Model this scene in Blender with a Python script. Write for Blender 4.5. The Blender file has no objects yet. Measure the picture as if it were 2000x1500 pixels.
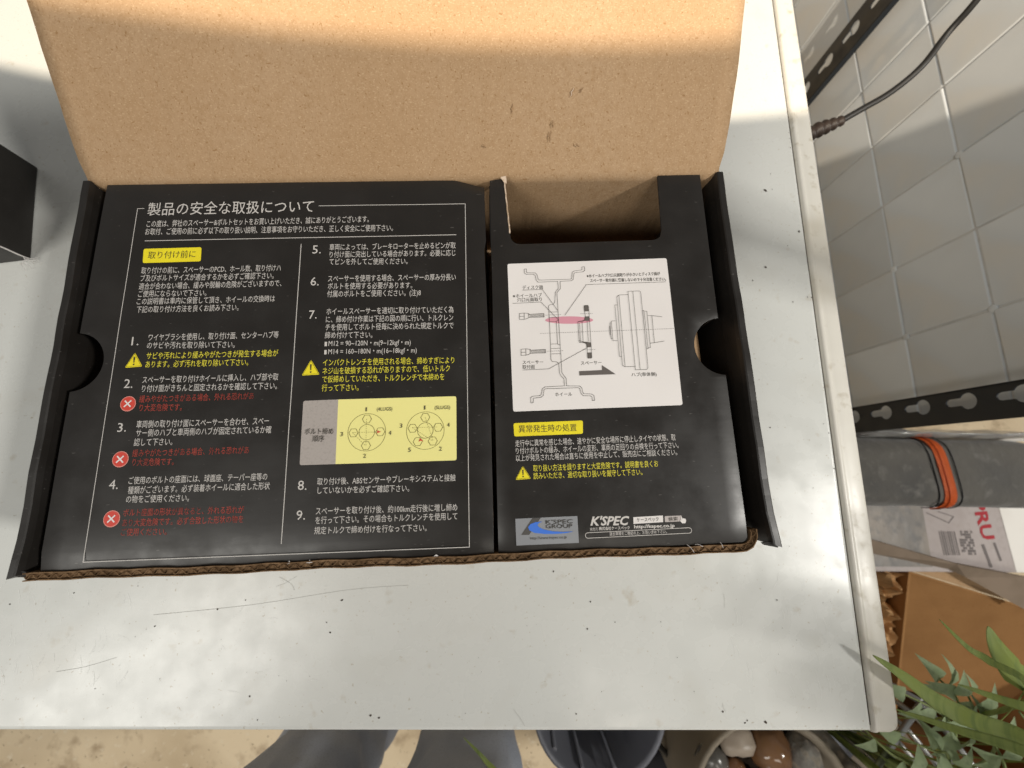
import bpy, bmesh, math, random
from mathutils import Vector, Matrix, noise
from math import sin, cos, pi, radians, sqrt

random.seed(7)
S = bpy.context.scene
C = S.collection

# ------------------------------------------------------------------ camera
CAM_H = 0.295
cd = bpy.data.cameras.new('camera')
cam = bpy.data.objects.new('camera', cd)
C.objects.link(cam)
RIGHT = Vector((0.999627, 0.013698, 0.023627))
DOWN = Vector((0.018017, -0.980923, -0.193559))
FWD = Vector((0.020525, 0.193913, -0.980804))
cam.matrix_world = Matrix((
    (RIGHT.x, -DOWN.x, -FWD.x, 0.0),
    (RIGHT.y, -DOWN.y, -FWD.y, 0.0),
    (RIGHT.z, -DOWN.z, -FWD.z, CAM_H),
    (0, 0, 0, 1)))
cd.sensor_fit = 'HORIZONTAL'
cd.sensor_width = 36.0
cd.lens = 36.0 * 809.48 / 2000.0
cd.clip_start = 0.01
cd.clip_end = 50.0
cd.dof.use_dof = True
cd.dof.focus_distance = 0.225
cd.dof.aperture_fstop = 9.0
S.camera = cam

# ------------------------------------------------------------------ world and lamps
w = bpy.data.worlds.new('World')
S.world = w
w.use_nodes = True
bg = w.node_tree.nodes['Background']
bg.inputs[0].default_value = (1.0, 0.985, 0.95, 1)
bg.inputs[1].default_value = 0.21


def lamp(name, loc, target, size, power, color, size_y=None):
    d = bpy.data.lights.new(name, 'AREA')
    d.energy = power
    d.color = color
    d.size = size
    if size_y:
        d.shape = 'RECTANGLE'
        d.size_y = size_y
    o = bpy.data.objects.new(name, d)
    C.objects.link(o)
    o.location = loc
    o.rotation_euler = (Vector(target) - Vector(loc)).to_track_quat('-Z', 'Y').to_euler()
    return o


lamp('lamp_right', (1.55, -0.30, 1.40), (0.1, 0.1, 0.0), 0.17, 27.0, (1.0, 0.97, 0.91))
lamp('lamp_left', (-1.45, -1.15, 2.00), (0.0, 0.10, 0.0), 1.1, 30.0, (1.0, 0.97, 0.90))
lamp('lamp_front', (0.55, -1.75, 2.50), (0.0, 0.20, 0.1), 0.9, 14.0, (1.0, 0.93, 0.82))
# added warm spot: its cone edge stands in for a shadow across the lid
sd = bpy.data.lights.new('lid_shade_spot', 'SPOT')
sd.energy = 400.0
sd.color = (1.0, 0.86, 0.68)
sd.spot_size = radians(72)
sd.spot_blend = 0.006
sd.shadow_soft_size = 0.007
so = bpy.data.objects.new('lid_shade_spot', sd)
C.objects.link(so)
so.location = (-0.10, -0.90, 2.35)
_to = (Vector((-0.05, 0.214, 0.113)) - so.location).normalized()
_lift = Matrix.Rotation(radians(36.05), 3, 'X') @ _to
so.rotation_euler = _lift.to_track_quat('-Z', 'Y').to_euler()

S.view_settings.view_transform = 'Standard'
S.view_settings.look = 'None'
S.view_settings.exposure = 0.0
S.view_settings.gamma = 1.0
S.view_settings.use_curve_mapping = False
S.render.engine = 'CYCLES'
S.cycles.use_denoising = True
S.cycles.max_bounces = 8

# ------------------------------------------------------------------ printed matter, measured on the box (metres, box frame)
TEXT = [
    ('L', 'heading_text', 'w', '製品の安全な取扱について', -0.19129, 0.14550, -0.10085, 0.14574, 0.00759, {}),
    ('L', 'introduction_text', 'w', 'この度は、弊社のスペーサー&ボルトセットをお買い上げいただき、誠にありがとうございます。', -0.19067, 0.13665, -0.07005, 0.13725, 0.00390, {}),
    ('L', 'introduction_text', 'w', 'お取付、ご使用の前に必ず以下の取り扱い説明、注意事項をお守りいただき、正しく安全にご使用下さい。', -0.19086, 0.13198, -0.05666, 0.13166, 0.00387, {}),
    ('L', 'caption_text', 'k', '取り付け前に', -0.18737, 0.11785, -0.16231, 0.11803, 0.00421, {}),
    ('L', 'preparation_text', 'w', '取り付けの前に、スペーサーのPCD、ホール数、取り付けハ', -0.18978, 0.10899, -0.11619, 0.10899, 0.00371, {}),
    ('L', 'preparation_text', 'w', 'ブ及びボルトサイズが適合するかを必ずご確認下さい。', -0.18961, 0.10458, -0.11966, 0.10456, 0.00368, {}),
    ('L', 'preparation_text', 'w', '適合が合わない場合、緩みや脱輪の危険がございますので、', -0.18977, 0.09993, -0.11528, 0.10010, 0.00366, {}),
    ('L', 'preparation_text', 'w', 'ご使用にならないで下さい。', -0.18957, 0.09571, -0.15425, 0.09560, 0.00362, {}),
    ('L', 'preparation_text', 'w', 'この説明書は車内に保管して頂き、ホイールの交換時は', -0.18967, 0.09146, -0.11814, 0.09143, 0.00360, {}),
    ('L', 'preparation_text', 'w', '下記の取り付け方法を良くお読み下さい。', -0.18915, 0.08690, -0.13667, 0.08694, 0.00357, {}),
    ('L', 'step_number', 'w', '1.', -0.18927, 0.06970, -0.18567, 0.06974, 0.00442, {}),
    ('L', 'step_text', 'w', 'ワイヤブラシを使用し、取り付け面、センターハブ等', -0.18099, 0.07141, -0.11479, 0.07130, 0.00362, {}),
    ('L', 'step_text', 'w', 'のサビや汚れを取り除いて下さい。', -0.18121, 0.06718, -0.13673, 0.06651, 0.00358, {}),
    ('L', 'caution_text', 'y', 'サビや汚れにより緩みやがたつきが発生する場合が', -0.18072, 0.06155, -0.11432, 0.06133, 0.00355, {}),
    ('L', 'caution_text', 'y', 'あります。必ず汚れを取り除いて下さい。', -0.18064, 0.05706, -0.12902, 0.05683, 0.00352, {}),
    ('L', 'step_number', 'w', '2.', -0.18994, 0.04737, -0.18566, 0.04737, 0.00451, {}),
    ('L', 'step_text', 'w', 'スペーサーを取り付けホイールに挿入し、ハブ部や取', -0.18108, 0.04896, -0.11329, 0.04872, 0.00361, {}),
    ('L', 'step_text', 'w', 'り付け面がきちんと固定されるかを確認して下さい。', -0.18072, 0.04446, -0.11356, 0.04403, 0.00358, {}),
    ('L', 'prohibition_text', 'r', '緩みやがたつきがある場合、外れる恐れがあ', -0.18126, 0.03909, -0.12483, 0.03909, 0.00354, {}),
    ('L', 'prohibition_text', 'r', 'り大変危険です。', -0.18066, 0.03471, -0.15985, 0.03443, 0.00350, {}),
    ('L', 'step_number', 'w', '3.', -0.18999, 0.02514, -0.18581, 0.02526, 0.00433, {}),
    ('L', 'step_text', 'w', '車両側の取り付け面にスペーサーを合わせ、スペー', -0.18102, 0.02637, -0.11617, 0.02609, 0.00359, {}),
    ('L', 'step_text', 'w', 'サー側のハブと車両側のハブが固定されているか確', -0.18067, 0.02206, -0.11468, 0.02169, 0.00356, {}),
    ('L', 'step_text', 'w', '認して下さい。', -0.18104, 0.01755, -0.16254, 0.01729, 0.00352, {}),
    ('L', 'prohibition_text', 'r', '緩みやがたつきがある場合、外れる恐れがあ', -0.18103, 0.01218, -0.12487, 0.01193, 0.00349, {}),
    ('L', 'prohibition_text', 'r', 'り大変危険です。', -0.18043, 0.00787, -0.16063, 0.00754, 0.00346, {}),
    ('L', 'step_number', 'w', '4.', -0.18997, -0.00244, -0.18574, -0.00239, 0.00435, {}),
    ('L', 'step_text', 'w', 'ご使用のボルトの座面には、球面座、テーパー座等の', -0.18098, -0.00088, -0.11489, -0.00126, 0.00341, {}),
    ('L', 'step_text', 'w', '種類がございます。必ず装着ホイールに適合した形状', -0.18067, -0.00545, -0.11337, -0.00569, 0.00338, {}),
    ('L', 'step_text', 'w', 'の物をご使用ください。', -0.18099, -0.00963, -0.15122, -0.01000, 0.00335, {}),
    ('L', 'prohibition_text', 'r', 'ボルト座面の形状が異なると、外れる恐れが', -0.18142, -0.01585, -0.12482, -0.01647, 0.00331, {}),
    ('L', 'prohibition_text', 'r', 'あり大変危険です。必ず合致した形状の物を', -0.18132, -0.02052, -0.12468, -0.02077, 0.00328, {}),
    ('L', 'prohibition_text', 'r', 'ご使用ください。', -0.18124, -0.02469, -0.15992, -0.02517, 0.00325, {}),
    ('L', 'step_number', 'w', '5.', -0.10001, 0.11948, -0.09549, 0.11950, 0.00472, {}),
    ('L', 'step_text', 'w', '車両によっては、ブレーキローターを止めるピンが取', -0.09086, 0.12062, -0.02208, 0.12028, 0.00368, {}),
    ('L', 'step_text', 'w', 'り付け面に突出している場合があります。必要に応じ', -0.09064, 0.11624, -0.02212, 0.11580, 0.00365, {}),
    ('L', 'step_text', 'w', 'てピンを外してご使用ください。', -0.09059, 0.11201, -0.04820, 0.11138, 0.00362, {}),
    ('L', 'step_number', 'w', '6.', -0.09991, 0.10074, -0.09557, 0.10078, 0.00472, {}),
    ('L', 'step_text', 'w', 'スペーサーを使用する場合、スペーサーの厚み分長い', -0.09075, 0.10212, -0.02212, 0.10148, 0.00371, {}),
    ('L', 'step_text', 'w', 'ボルトを使用する必要があります。', -0.09064, 0.09776, -0.04553, 0.09722, 0.00368, {}),
    ('L', 'step_text', 'w', '付属のボルトをご使用ください。(注)8', -0.09074, 0.09332, -0.04095, 0.09287, 0.00365, {}),
    ('L', 'step_number', 'w', '7.', -0.09960, 0.08190, -0.09561, 0.08194, 0.00457, {}),
    ('L', 'step_text', 'w', 'ホイールスペーサーを適切に取り付けていただく為', -0.09060, 0.08338, -0.02347, 0.08284, 0.00360, {}),
    ('L', 'step_text', 'w', 'に、締め付け作業は下記の図の順に行い、トルクレン', -0.09064, 0.07894, -0.02367, 0.07835, 0.00357, {}),
    ('L', 'step_text', 'w', 'チを使用してボルト径毎に決められた規定トルクで', -0.09068, 0.07458, -0.02354, 0.07395, 0.00354, {}),
    ('L', 'step_text', 'w', '締め付けて下さい。', -0.09072, 0.07026, -0.06603, 0.06988, 0.00350, {}),
    ('L', 'step_text', 'w', 'M12 = 90~120N・m(9~12kgf・m)', -0.08864, 0.06575, -0.04595, 0.06525, 0.00265, {'ref': 'H'}),
    ('L', 'step_text', 'w', 'M14 = 160~180N・m(16~18kgf・m)', -0.08858, 0.06132, -0.04282, 0.06088, 0.00263, {'ref': 'H'}),
    ('L', 'caution_text', 'y', 'インパクトレンチを使用される場合、締めすぎにより', -0.09100, 0.05548, -0.02330, 0.05492, 0.00356, {}),
    ('L', 'caution_text', 'y', 'ネジ山を破損する恐れがありますので、低いトルク', -0.09102, 0.05103, -0.02561, 0.05061, 0.00353, {}),
    ('L', 'caution_text', 'y', 'で仮締めしていただき、トルクレンチで本締めを', -0.09089, 0.04667, -0.02853, 0.04618, 0.00350, {}),
    ('L', 'caution_text', 'y', '行って下さい。', -0.09091, 0.04213, -0.07219, 0.04189, 0.00346, {}),
    ('L', 'chart_text', 'k', 'ボルト締め', -0.09796, 0.02012, -0.08380, 0.01982, 0.00307, {}),
    ('L', 'chart_text', 'k', '順序', -0.09396, 0.01644, -0.08817, 0.01640, 0.00305, {}),
    ('L', 'chart_text', 'k', '1', -0.06820, 0.03042, -0.06764, 0.03041, 0.00209, {'ref': 'H'}),
    ('L', 'chart_text', 'k', '3', -0.08034, 0.01828, -0.07902, 0.01823, 0.00204, {'ref': 'H'}),
    ('L', 'chart_text', 'k', '4', -0.05633, 0.01816, -0.05500, 0.01811, 0.00205, {'ref': 'H'}),
    ('L', 'chart_text', 'k', '2', -0.06856, 0.00718, -0.06725, 0.00713, 0.00200, {'ref': 'H'}),
    ('L', 'chart_text', 'k', '1', -0.03871, 0.03039, -0.03814, 0.03038, 0.00210, {'ref': 'H'}),
    ('L', 'chart_text', 'k', '3', -0.05093, 0.02157, -0.04960, 0.02153, 0.00206, {'ref': 'H'}),
    ('L', 'chart_text', 'k', '4', -0.02716, 0.02127, -0.02582, 0.02123, 0.00207, {'ref': 'H'}),
    ('L', 'chart_text', 'k', '5', -0.04651, 0.00940, -0.04520, 0.00935, 0.00202, {'ref': 'H'}),
    ('L', 'chart_text', 'k', '2', -0.03118, 0.00944, -0.02986, 0.00940, 0.00202, {'ref': 'H'}),
    ('L', 'chart_text', 'k', '(4LUGS)', -0.06252, 0.03035, -0.05480, 0.03027, 0.00173, {'ref': 'H'}),
    ('L', 'chart_text', 'k', '(5LUGS)', -0.03335, 0.03023, -0.02557, 0.03014, 0.00173, {'ref': 'H'}),
    ('L', 'step_number', 'w', '8.', -0.09981, -0.00593, -0.09563, -0.00595, 0.00438, {}),
    ('L', 'step_text', 'w', '取り付け後、ABSセンサーやブレーキシステムと接触', -0.09063, -0.00455, -0.02310, -0.00497, 0.00331, {}),
    ('L', 'step_text', 'w', 'していないかを必ずご確認下さい。', -0.09020, -0.00879, -0.04576, -0.00921, 0.00328, {}),
    ('L', 'step_number', 'w', '9.', -0.09963, -0.01996, -0.09551, -0.01997, 0.00426, {}),
    ('L', 'step_text', 'w', 'スペーサーを取り付け後、約100km走行後に増し締め', -0.09049, -0.01850, -0.02237, -0.01910, 0.00334, {}),
    ('L', 'step_text', 'w', 'を行って下さい。その場合もトルクレンチを使用して', -0.09049, -0.02275, -0.02240, -0.02325, 0.00332, {}),
    ('L', 'step_text', 'w', '規定トルクで締め付けを行なって下さい。', -0.09071, -0.02743, -0.03718, -0.02805, 0.00328, {}),
    ('R', 'caption_text', 'k', '異常発生時の処置', 0.00895, 0.01794, 0.03848, 0.01776, 0.00362, {}),
    ('R', 'advice_text', 'w', '走行中に異常を感じた場合、速やかに安全な場所に停止しタイヤの状態、取', 0.00698, 0.01071, 0.08875, 0.01119, 0.00321, {}),
    ('R', 'advice_text', 'w', 'り付けボルトの緩み、ホイールの変形、車両の足回りの点検を行って下さい。', 0.00716, 0.00699, 0.08988, 0.00728, 0.00318, {}),
    ('R', 'advice_text', 'w', '以上が発見された場合は直ちに使用を中止して、販売店にご相談ください。', 0.00703, 0.00346, 0.08870, 0.00374, 0.00316, {}),
    ('R', 'caution_text', 'y', '取り扱い方法を誤りますと大変危険です。説明書を良くお', 0.01550, -0.00185, 0.07846, -0.00166, 0.00313, {}),
    ('R', 'caution_text', 'y', '読みいただき、適切な取り扱いを厳守して下さい。', 0.01544, -0.00557, 0.07004, -0.00549, 0.00311, {}),
    ('R', 'sticker_text', 'k', "K'SPEC", 0.02044, -0.02761, 0.03353, -0.02772, 0.00181, {'ref': 'H'}),
    ('R', 'sticker_text', 'k', 'GROUP', 0.02034, -0.02965, 0.03329, -0.02985, 0.00180, {'ref': 'H'}),
    ('R', 'sticker_text', 'k', 'http://www.kspec.co.jp', 0.01256, -0.03478, 0.03025, -0.03484, 0.00117, {'ref': 'H'}),
    ('R', 'brand_text', 'w', "K'SPEC", 0.04219, -0.02795, 0.06152, -0.02843, 0.00393, {'ref': 'H', 'shear': 0.3, 'bold': 0.03}),
    ('R', 'maker_text', 'w', '発売元', 0.04176, -0.03183, 0.04567, -0.03179, 0.00142, {}),
    ('R', 'maker_text', 'w', '株式会社ケースペック', 0.04618, -0.03167, 0.06132, -0.03177, 0.00154, {'bold': 0.02}),
    ('R', 'search_text', 'k', 'ケースペック', 0.06517, -0.02833, 0.07595, -0.02825, 0.00191, {}),
    ('R', 'search_text', 'k', '検索', 0.08074, -0.02853, 0.08543, -0.02841, 0.00179, {}),
    ('R', 'maker_text', 'w', 'http://kspec.co.jp', 0.06352, -0.03137, 0.08356, -0.03151, 0.00147, {'ref': 'H', 'bold': 0.03}),
    ('R', 'maker_text', 'w', '適合車種をご確認の上、お買い求め下さい。', 0.05122, -0.03432, 0.07937, -0.03421, 0.00165, {}),
    ('D', 'diagram_text', 'k', '※ホイールハブ穴口元面取りが小さいとディスク面が', 0.04948, 0.10036, 0.09018, 0.10091, 0.00199, {'bold': 0.01}),
    ('D', 'diagram_text', 'k', 'スペーサー取付面に密着しないので十分注意ください。', 0.05109, 0.09763, 0.09305, 0.09761, 0.00198, {'bold': 0.01}),
    ('D', 'diagram_text', 'k', 'ディスク面', 0.01393, 0.09449, 0.02509, 0.09442, 0.00222, {}),
    ('D', 'diagram_text', 'k', '※ホイールハブ', 0.00854, 0.08965, 0.02427, 0.08989, 0.00220, {}),
    ('D', 'diagram_text', 'k', '穴口元面取り', 0.01082, 0.08740, 0.02415, 0.08745, 0.00220, {}),
    ('D', 'diagram_text', 'k', 'スペーサー', 0.01228, 0.05263, 0.02315, 0.05262, 0.00207, {}),
    ('D', 'diagram_text', 'k', '取付面', 0.01218, 0.05017, 0.01863, 0.05016, 0.00206, {}),
    ('D', 'diagram_text', 'k', 'スペーサー', 0.04290, 0.05135, 0.05386, 0.05145, 0.00207, {}),
    ('D', 'diagram_text', 'k', 'ハブ(車体側)', 0.06914, 0.04443, 0.08242, 0.04439, 0.00205, {}),
    ('D', 'diagram_text', 'k', 'ホイール', 0.02851, 0.03517, 0.03728, 0.03508, 0.00201, {}),
]
DIAGRAM_LINES = [
    (0.16, [(0.01524, 0.10519), (0.01533, 0.10294), (0.01614, 0.10215), (0.02020, 0.10205), (0.02106, 0.10139), (0.02169, 0.09818), (0.02267, 0.09733), (0.03324, 0.09753), (0.03336, 0.09327), (0.03171, 0.09141), (0.03097, 0.08547), (0.03001, 0.08424), (0.02824, 0.08410), (0.02749, 0.08337), (0.02755, 0.07996), (0.02750, 0.06230), (0.02724, 0.05398), (0.02786, 0.05266), (0.03031, 0.05241), (0.03124, 0.05150), (0.03140, 0.04623), (0.03217, 0.04475), (0.03351, 0.04326), (0.03357, 0.03950), (0.02334, 0.03923), (0.02200, 0.03829), (0.02129, 0.03528), (0.02058, 0.03473), (0.01663, 0.03457), (0.01575, 0.03374), (0.01580, 0.03107), (0.01693, 0.03115), (0.01715, 0.03353), (0.02110, 0.03386), (0.02227, 0.03468), (0.02288, 0.03781), (0.02358, 0.03824), (0.04060, 0.03831), (0.04143, 0.03782), (0.04184, 0.03551), (0.04288, 0.03405), (0.04683, 0.03376), (0.04751, 0.03305), (0.04750, 0.03134), (0.04876, 0.03142), (0.04854, 0.03388), (0.04747, 0.03477), (0.04351, 0.03500), (0.04282, 0.03577), (0.04258, 0.03808), (0.04151, 0.03914), (0.03471, 0.03946), (0.03467, 0.04351), (0.03334, 0.04530), (0.03257, 0.04678), (0.03263, 0.05264), (0.03251, 0.07613), (0.03244, 0.09076), (0.03309, 0.09170), (0.03449, 0.09324), (0.03461, 0.09750), (0.04091, 0.09773), (0.04185, 0.09848), (0.04236, 0.10168), (0.04313, 0.10243), (0.04755, 0.10285), (0.04850, 0.10360), (0.04854, 0.10586), (0.04714, 0.10577), (0.04702, 0.10402), (0.04277, 0.10347), (0.04152, 0.10266), (0.04099, 0.09914), (0.04036, 0.09864), (0.02332, 0.09853), (0.02274, 0.09892), (0.02210, 0.10182), (0.02131, 0.10280), (0.01677, 0.10303), (0.01637, 0.10356), (0.01645, 0.10536), (0.01524, 0.10519)]),
    (0.16, [(0.02767, 0.07996), (0.03249, 0.07996)]),
    (0.16, [(0.02763, 0.07700), (0.03244, 0.07700)]),
    (0.16, [(0.02774, 0.07454), (0.03125, 0.07463), (0.03248, 0.07552)]),
    (0.16, [(0.03124, 0.07445), (0.03126, 0.06220)]),
    (0.16, [(0.02750, 0.06218), (0.03115, 0.06220), (0.03255, 0.06144)]),
    (0.16, [(0.02766, 0.05973), (0.03251, 0.05977)]),
    (0.16, [(0.02768, 0.05681), (0.03258, 0.05679)]),
    (0.16, [(0.01170, 0.07962), (0.01157, 0.07618), (0.01408, 0.07624), (0.01508, 0.07646), (0.01663, 0.07703), (0.01687, 0.07727), (0.02483, 0.07725), (0.02481, 0.07929), (0.01683, 0.07900), (0.01656, 0.07950), (0.01440, 0.07980), (0.01170, 0.07962)]),
    (0.16, [(0.01422, 0.07968), (0.01420, 0.07624)]),
    (0.16, [(0.01164, 0.07790), (0.01415, 0.07796)]),
    (0.16, [(0.01655, 0.07937), (0.01663, 0.07703)]),
    (0.12, [(0.01718, 0.07905), (0.01746, 0.07732)]),
    (0.12, [(0.01774, 0.07906), (0.01801, 0.07732)]),
    (0.12, [(0.01829, 0.07907), (0.01857, 0.07731)]),
    (0.12, [(0.01885, 0.07908), (0.01912, 0.07731)]),
    (0.12, [(0.01941, 0.07909), (0.01968, 0.07731)]),
    (0.12, [(0.01997, 0.07910), (0.02024, 0.07731)]),
    (0.12, [(0.02052, 0.07911), (0.02079, 0.07731)]),
    (0.12, [(0.02108, 0.07912), (0.02135, 0.07730)]),
    (0.12, [(0.02164, 0.07913), (0.02190, 0.07730)]),
    (0.12, [(0.02220, 0.07914), (0.02246, 0.07730)]),
    (0.12, [(0.02275, 0.07915), (0.02302, 0.07730)]),
    (0.12, [(0.02331, 0.07916), (0.02357, 0.07730)]),
    (0.12, [(0.02387, 0.07917), (0.02413, 0.07729)]),
    (0.12, [(0.02443, 0.07919), (0.02469, 0.07729)]),
    (0.16, [(0.01181, 0.05975), (0.01168, 0.05643), (0.01415, 0.05647), (0.01513, 0.05668), (0.01665, 0.05723), (0.01689, 0.05747), (0.02471, 0.05743), (0.02470, 0.05939), (0.01685, 0.05913), (0.01658, 0.05961), (0.01446, 0.05991), (0.01181, 0.05975)]),
    (0.16, [(0.01429, 0.05980), (0.01426, 0.05647)]),
    (0.16, [(0.01175, 0.05808), (0.01422, 0.05813)]),
    (0.16, [(0.01658, 0.05950), (0.01665, 0.05723)]),
    (0.12, [(0.01719, 0.05918), (0.01747, 0.05751)]),
    (0.12, [(0.01774, 0.05919), (0.01801, 0.05751)]),
    (0.12, [(0.01829, 0.05920), (0.01856, 0.05750)]),
    (0.12, [(0.01884, 0.05921), (0.01911, 0.05750)]),
    (0.12, [(0.01938, 0.05922), (0.01965, 0.05750)]),
    (0.12, [(0.01993, 0.05922), (0.02020, 0.05749)]),
    (0.12, [(0.02048, 0.05923), (0.02074, 0.05749)]),
    (0.12, [(0.02103, 0.05924), (0.02129, 0.05748)]),
    (0.12, [(0.02158, 0.05925), (0.02184, 0.05748)]),
    (0.12, [(0.02212, 0.05926), (0.02238, 0.05748)]),
    (0.12, [(0.02267, 0.05927), (0.02293, 0.05747)]),
    (0.12, [(0.02322, 0.05928), (0.02348, 0.05747)]),
    (0.12, [(0.02377, 0.05928), (0.02402, 0.05747)]),
    (0.12, [(0.02432, 0.05929), (0.02457, 0.05746)]),
    (0.13, [(0.02229, 0.06817), (0.02303, 0.06817)]),
    (0.13, [(0.02348, 0.06818), (0.02422, 0.06819)]),
    (0.13, [(0.02468, 0.06819), (0.02542, 0.06820)]),
    (0.13, [(0.02587, 0.06821), (0.02662, 0.06821)]),
    (0.13, [(0.02707, 0.06822), (0.02781, 0.06823)]),
    (0.13, [(0.02827, 0.06823), (0.02901, 0.06824)]),
    (0.13, [(0.02946, 0.06825), (0.03021, 0.06826)]),
    (0.13, [(0.03066, 0.06826), (0.03140, 0.06827)]),
    (0.13, [(0.03186, 0.06827), (0.03260, 0.06828)]),
    (0.13, [(0.03306, 0.06829), (0.03380, 0.06830)]),
    (0.13, [(0.03426, 0.06830), (0.03500, 0.06831)]),
    (0.13, [(0.03545, 0.06831), (0.03620, 0.06832)]),
    (0.13, [(0.03665, 0.06833), (0.03740, 0.06834)]),
    (0.13, [(0.03785, 0.06834), (0.03860, 0.06835)]),
    (0.13, [(0.03905, 0.06836), (0.03980, 0.06836)]),
    (0.13, [(0.04025, 0.06837), (0.04100, 0.06838)]),
    (0.13, [(0.04146, 0.06838), (0.04220, 0.06839)]),
    (0.13, [(0.04266, 0.06840), (0.04340, 0.06840)]),
    (0.13, [(0.04386, 0.06841), (0.04460, 0.06842)]),
    (0.13, [(0.04506, 0.06842), (0.04581, 0.06843)]),
    (0.13, [(0.04626, 0.06844), (0.04701, 0.06845)]),
    (0.13, [(0.04747, 0.06845), (0.04821, 0.06846)]),
    (0.13, [(0.04867, 0.06846), (0.04942, 0.06847)]),
    (0.13, [(0.04987, 0.06848), (0.05062, 0.06849)]),
    (0.13, [(0.05108, 0.06849), (0.05183, 0.06850)]),
    (0.13, [(0.05228, 0.06850), (0.05303, 0.06851)]),
    (0.13, [(0.05349, 0.06852), (0.05424, 0.06853)]),
    (0.13, [(0.05469, 0.06853), (0.05544, 0.06854)]),
    (0.13, [(0.05590, 0.06855), (0.05665, 0.06855)]),
    (0.13, [(0.05711, 0.06856), (0.05786, 0.06857)]),
    (0.13, [(0.05831, 0.06857), (0.05906, 0.06858)]),
    (0.13, [(0.05952, 0.06859), (0.06027, 0.06859)]),
    (0.13, [(0.06073, 0.06860), (0.06148, 0.06861)]),
    (0.13, [(0.06194, 0.06861), (0.06269, 0.06862)]),
    (0.13, [(0.06315, 0.06863), (0.06390, 0.06864)]),
    (0.13, [(0.06436, 0.06864), (0.06511, 0.06865)]),
    (0.13, [(0.06557, 0.06865), (0.06632, 0.06866)]),
    (0.13, [(0.06677, 0.06867), (0.06753, 0.06868)]),
    (0.13, [(0.06799, 0.06868), (0.06874, 0.06869)]),
    (0.13, [(0.06920, 0.06870), (0.06995, 0.06870)]),
    (0.13, [(0.07041, 0.06871), (0.07116, 0.06872)]),
    (0.13, [(0.07162, 0.06872), (0.07237, 0.06873)]),
    (0.13, [(0.07283, 0.06874), (0.07358, 0.06875)]),
    (0.13, [(0.07404, 0.06875), (0.07480, 0.06876)]),
    (0.13, [(0.07526, 0.06876), (0.07601, 0.06877)]),
    (0.13, [(0.07647, 0.06878), (0.07722, 0.06879)]),
    (0.13, [(0.07768, 0.06879), (0.07844, 0.06880)]),
    (0.13, [(0.07890, 0.06881), (0.07965, 0.06881)]),
    (0.13, [(0.08011, 0.06882), (0.08087, 0.06883)]),
    (0.13, [(0.08133, 0.06883), (0.08208, 0.06884)]),
    (0.13, [(0.08254, 0.06885), (0.08330, 0.06886)]),
    (0.13, [(0.08376, 0.06886), (0.08451, 0.06887)]),
    (0.13, [(0.08497, 0.06887), (0.08573, 0.06888)]),
    (0.13, [(0.08619, 0.06889), (0.08695, 0.06890)]),
    (0.13, [(0.08741, 0.06890), (0.08816, 0.06891)]),
    (0.13, [(0.08863, 0.06892), (0.08938, 0.06892)]),
    (0.13, [(0.08984, 0.06893), (0.09060, 0.06894)]),
    (0.13, [(0.09106, 0.06894), (0.09182, 0.06895)]),
    (0.13, [(0.09228, 0.06896), (0.09304, 0.06897)]),
    (0.13, [(0.09350, 0.06897), (0.09426, 0.06898)]),
    (0.13, [(0.02559, 0.07828), (0.02626, 0.07829)]),
    (0.13, [(0.02667, 0.07830), (0.02735, 0.07831)]),
    (0.13, [(0.02776, 0.07832), (0.02843, 0.07833)]),
    (0.13, [(0.02885, 0.07834), (0.02952, 0.07835)]),
    (0.13, [(0.02993, 0.07835), (0.03061, 0.07837)]),
    (0.13, [(0.03102, 0.07837), (0.03170, 0.07838)]),
    (0.13, [(0.03211, 0.07839), (0.03278, 0.07840)]),
    (0.13, [(0.03320, 0.07841), (0.03387, 0.07842)]),
    (0.13, [(0.04442, 0.07854), (0.04504, 0.07855)]),
    (0.13, [(0.04542, 0.07855), (0.04603, 0.07856)]),
    (0.13, [(0.04641, 0.07856), (0.04703, 0.07857)]),
    (0.13, [(0.04741, 0.07857), (0.04803, 0.07858)]),
    (0.13, [(0.04840, 0.07858), (0.04902, 0.07859)]),
    (0.13, [(0.04940, 0.07859), (0.05002, 0.07860)]),
    (0.13, [(0.05040, 0.07860), (0.05101, 0.07861)]),
    (0.13, [(0.02562, 0.05829), (0.02630, 0.05830)]),
    (0.13, [(0.02672, 0.05830), (0.02740, 0.05830)]),
    (0.13, [(0.02781, 0.05831), (0.02849, 0.05831)]),
    (0.13, [(0.02891, 0.05831), (0.02959, 0.05832)]),
    (0.13, [(0.03001, 0.05832), (0.03069, 0.05832)]),
    (0.13, [(0.03110, 0.05833), (0.03178, 0.05833)]),
    (0.13, [(0.03220, 0.05833), (0.03288, 0.05834)]),
    (0.13, [(0.03330, 0.05834), (0.03398, 0.05834)]),
    (0.13, [(0.04437, 0.05855), (0.04498, 0.05855)]),
    (0.13, [(0.04536, 0.05854), (0.04598, 0.05854)]),
    (0.13, [(0.04635, 0.05854), (0.04697, 0.05854)]),
    (0.13, [(0.04735, 0.05854), (0.04796, 0.05854)]),
    (0.13, [(0.04834, 0.05854), (0.04896, 0.05854)]),
    (0.13, [(0.04934, 0.05854), (0.04995, 0.05854)]),
    (0.13, [(0.05033, 0.05853), (0.05095, 0.05853)]),
    (0.16, [(0.01386, 0.09291), (0.02466, 0.09297), (0.03230, 0.08077)]),
    (0.16, [(0.00828, 0.08540), (0.02360, 0.08577), (0.03247, 0.07540)]),
    (0.16, [(0.01212, 0.04854), (0.02582, 0.04873), (0.04694, 0.05967)]),
    (0.16, [(0.03596, 0.07789), (0.04883, 0.09525), (0.09268, 0.09582)]),
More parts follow.
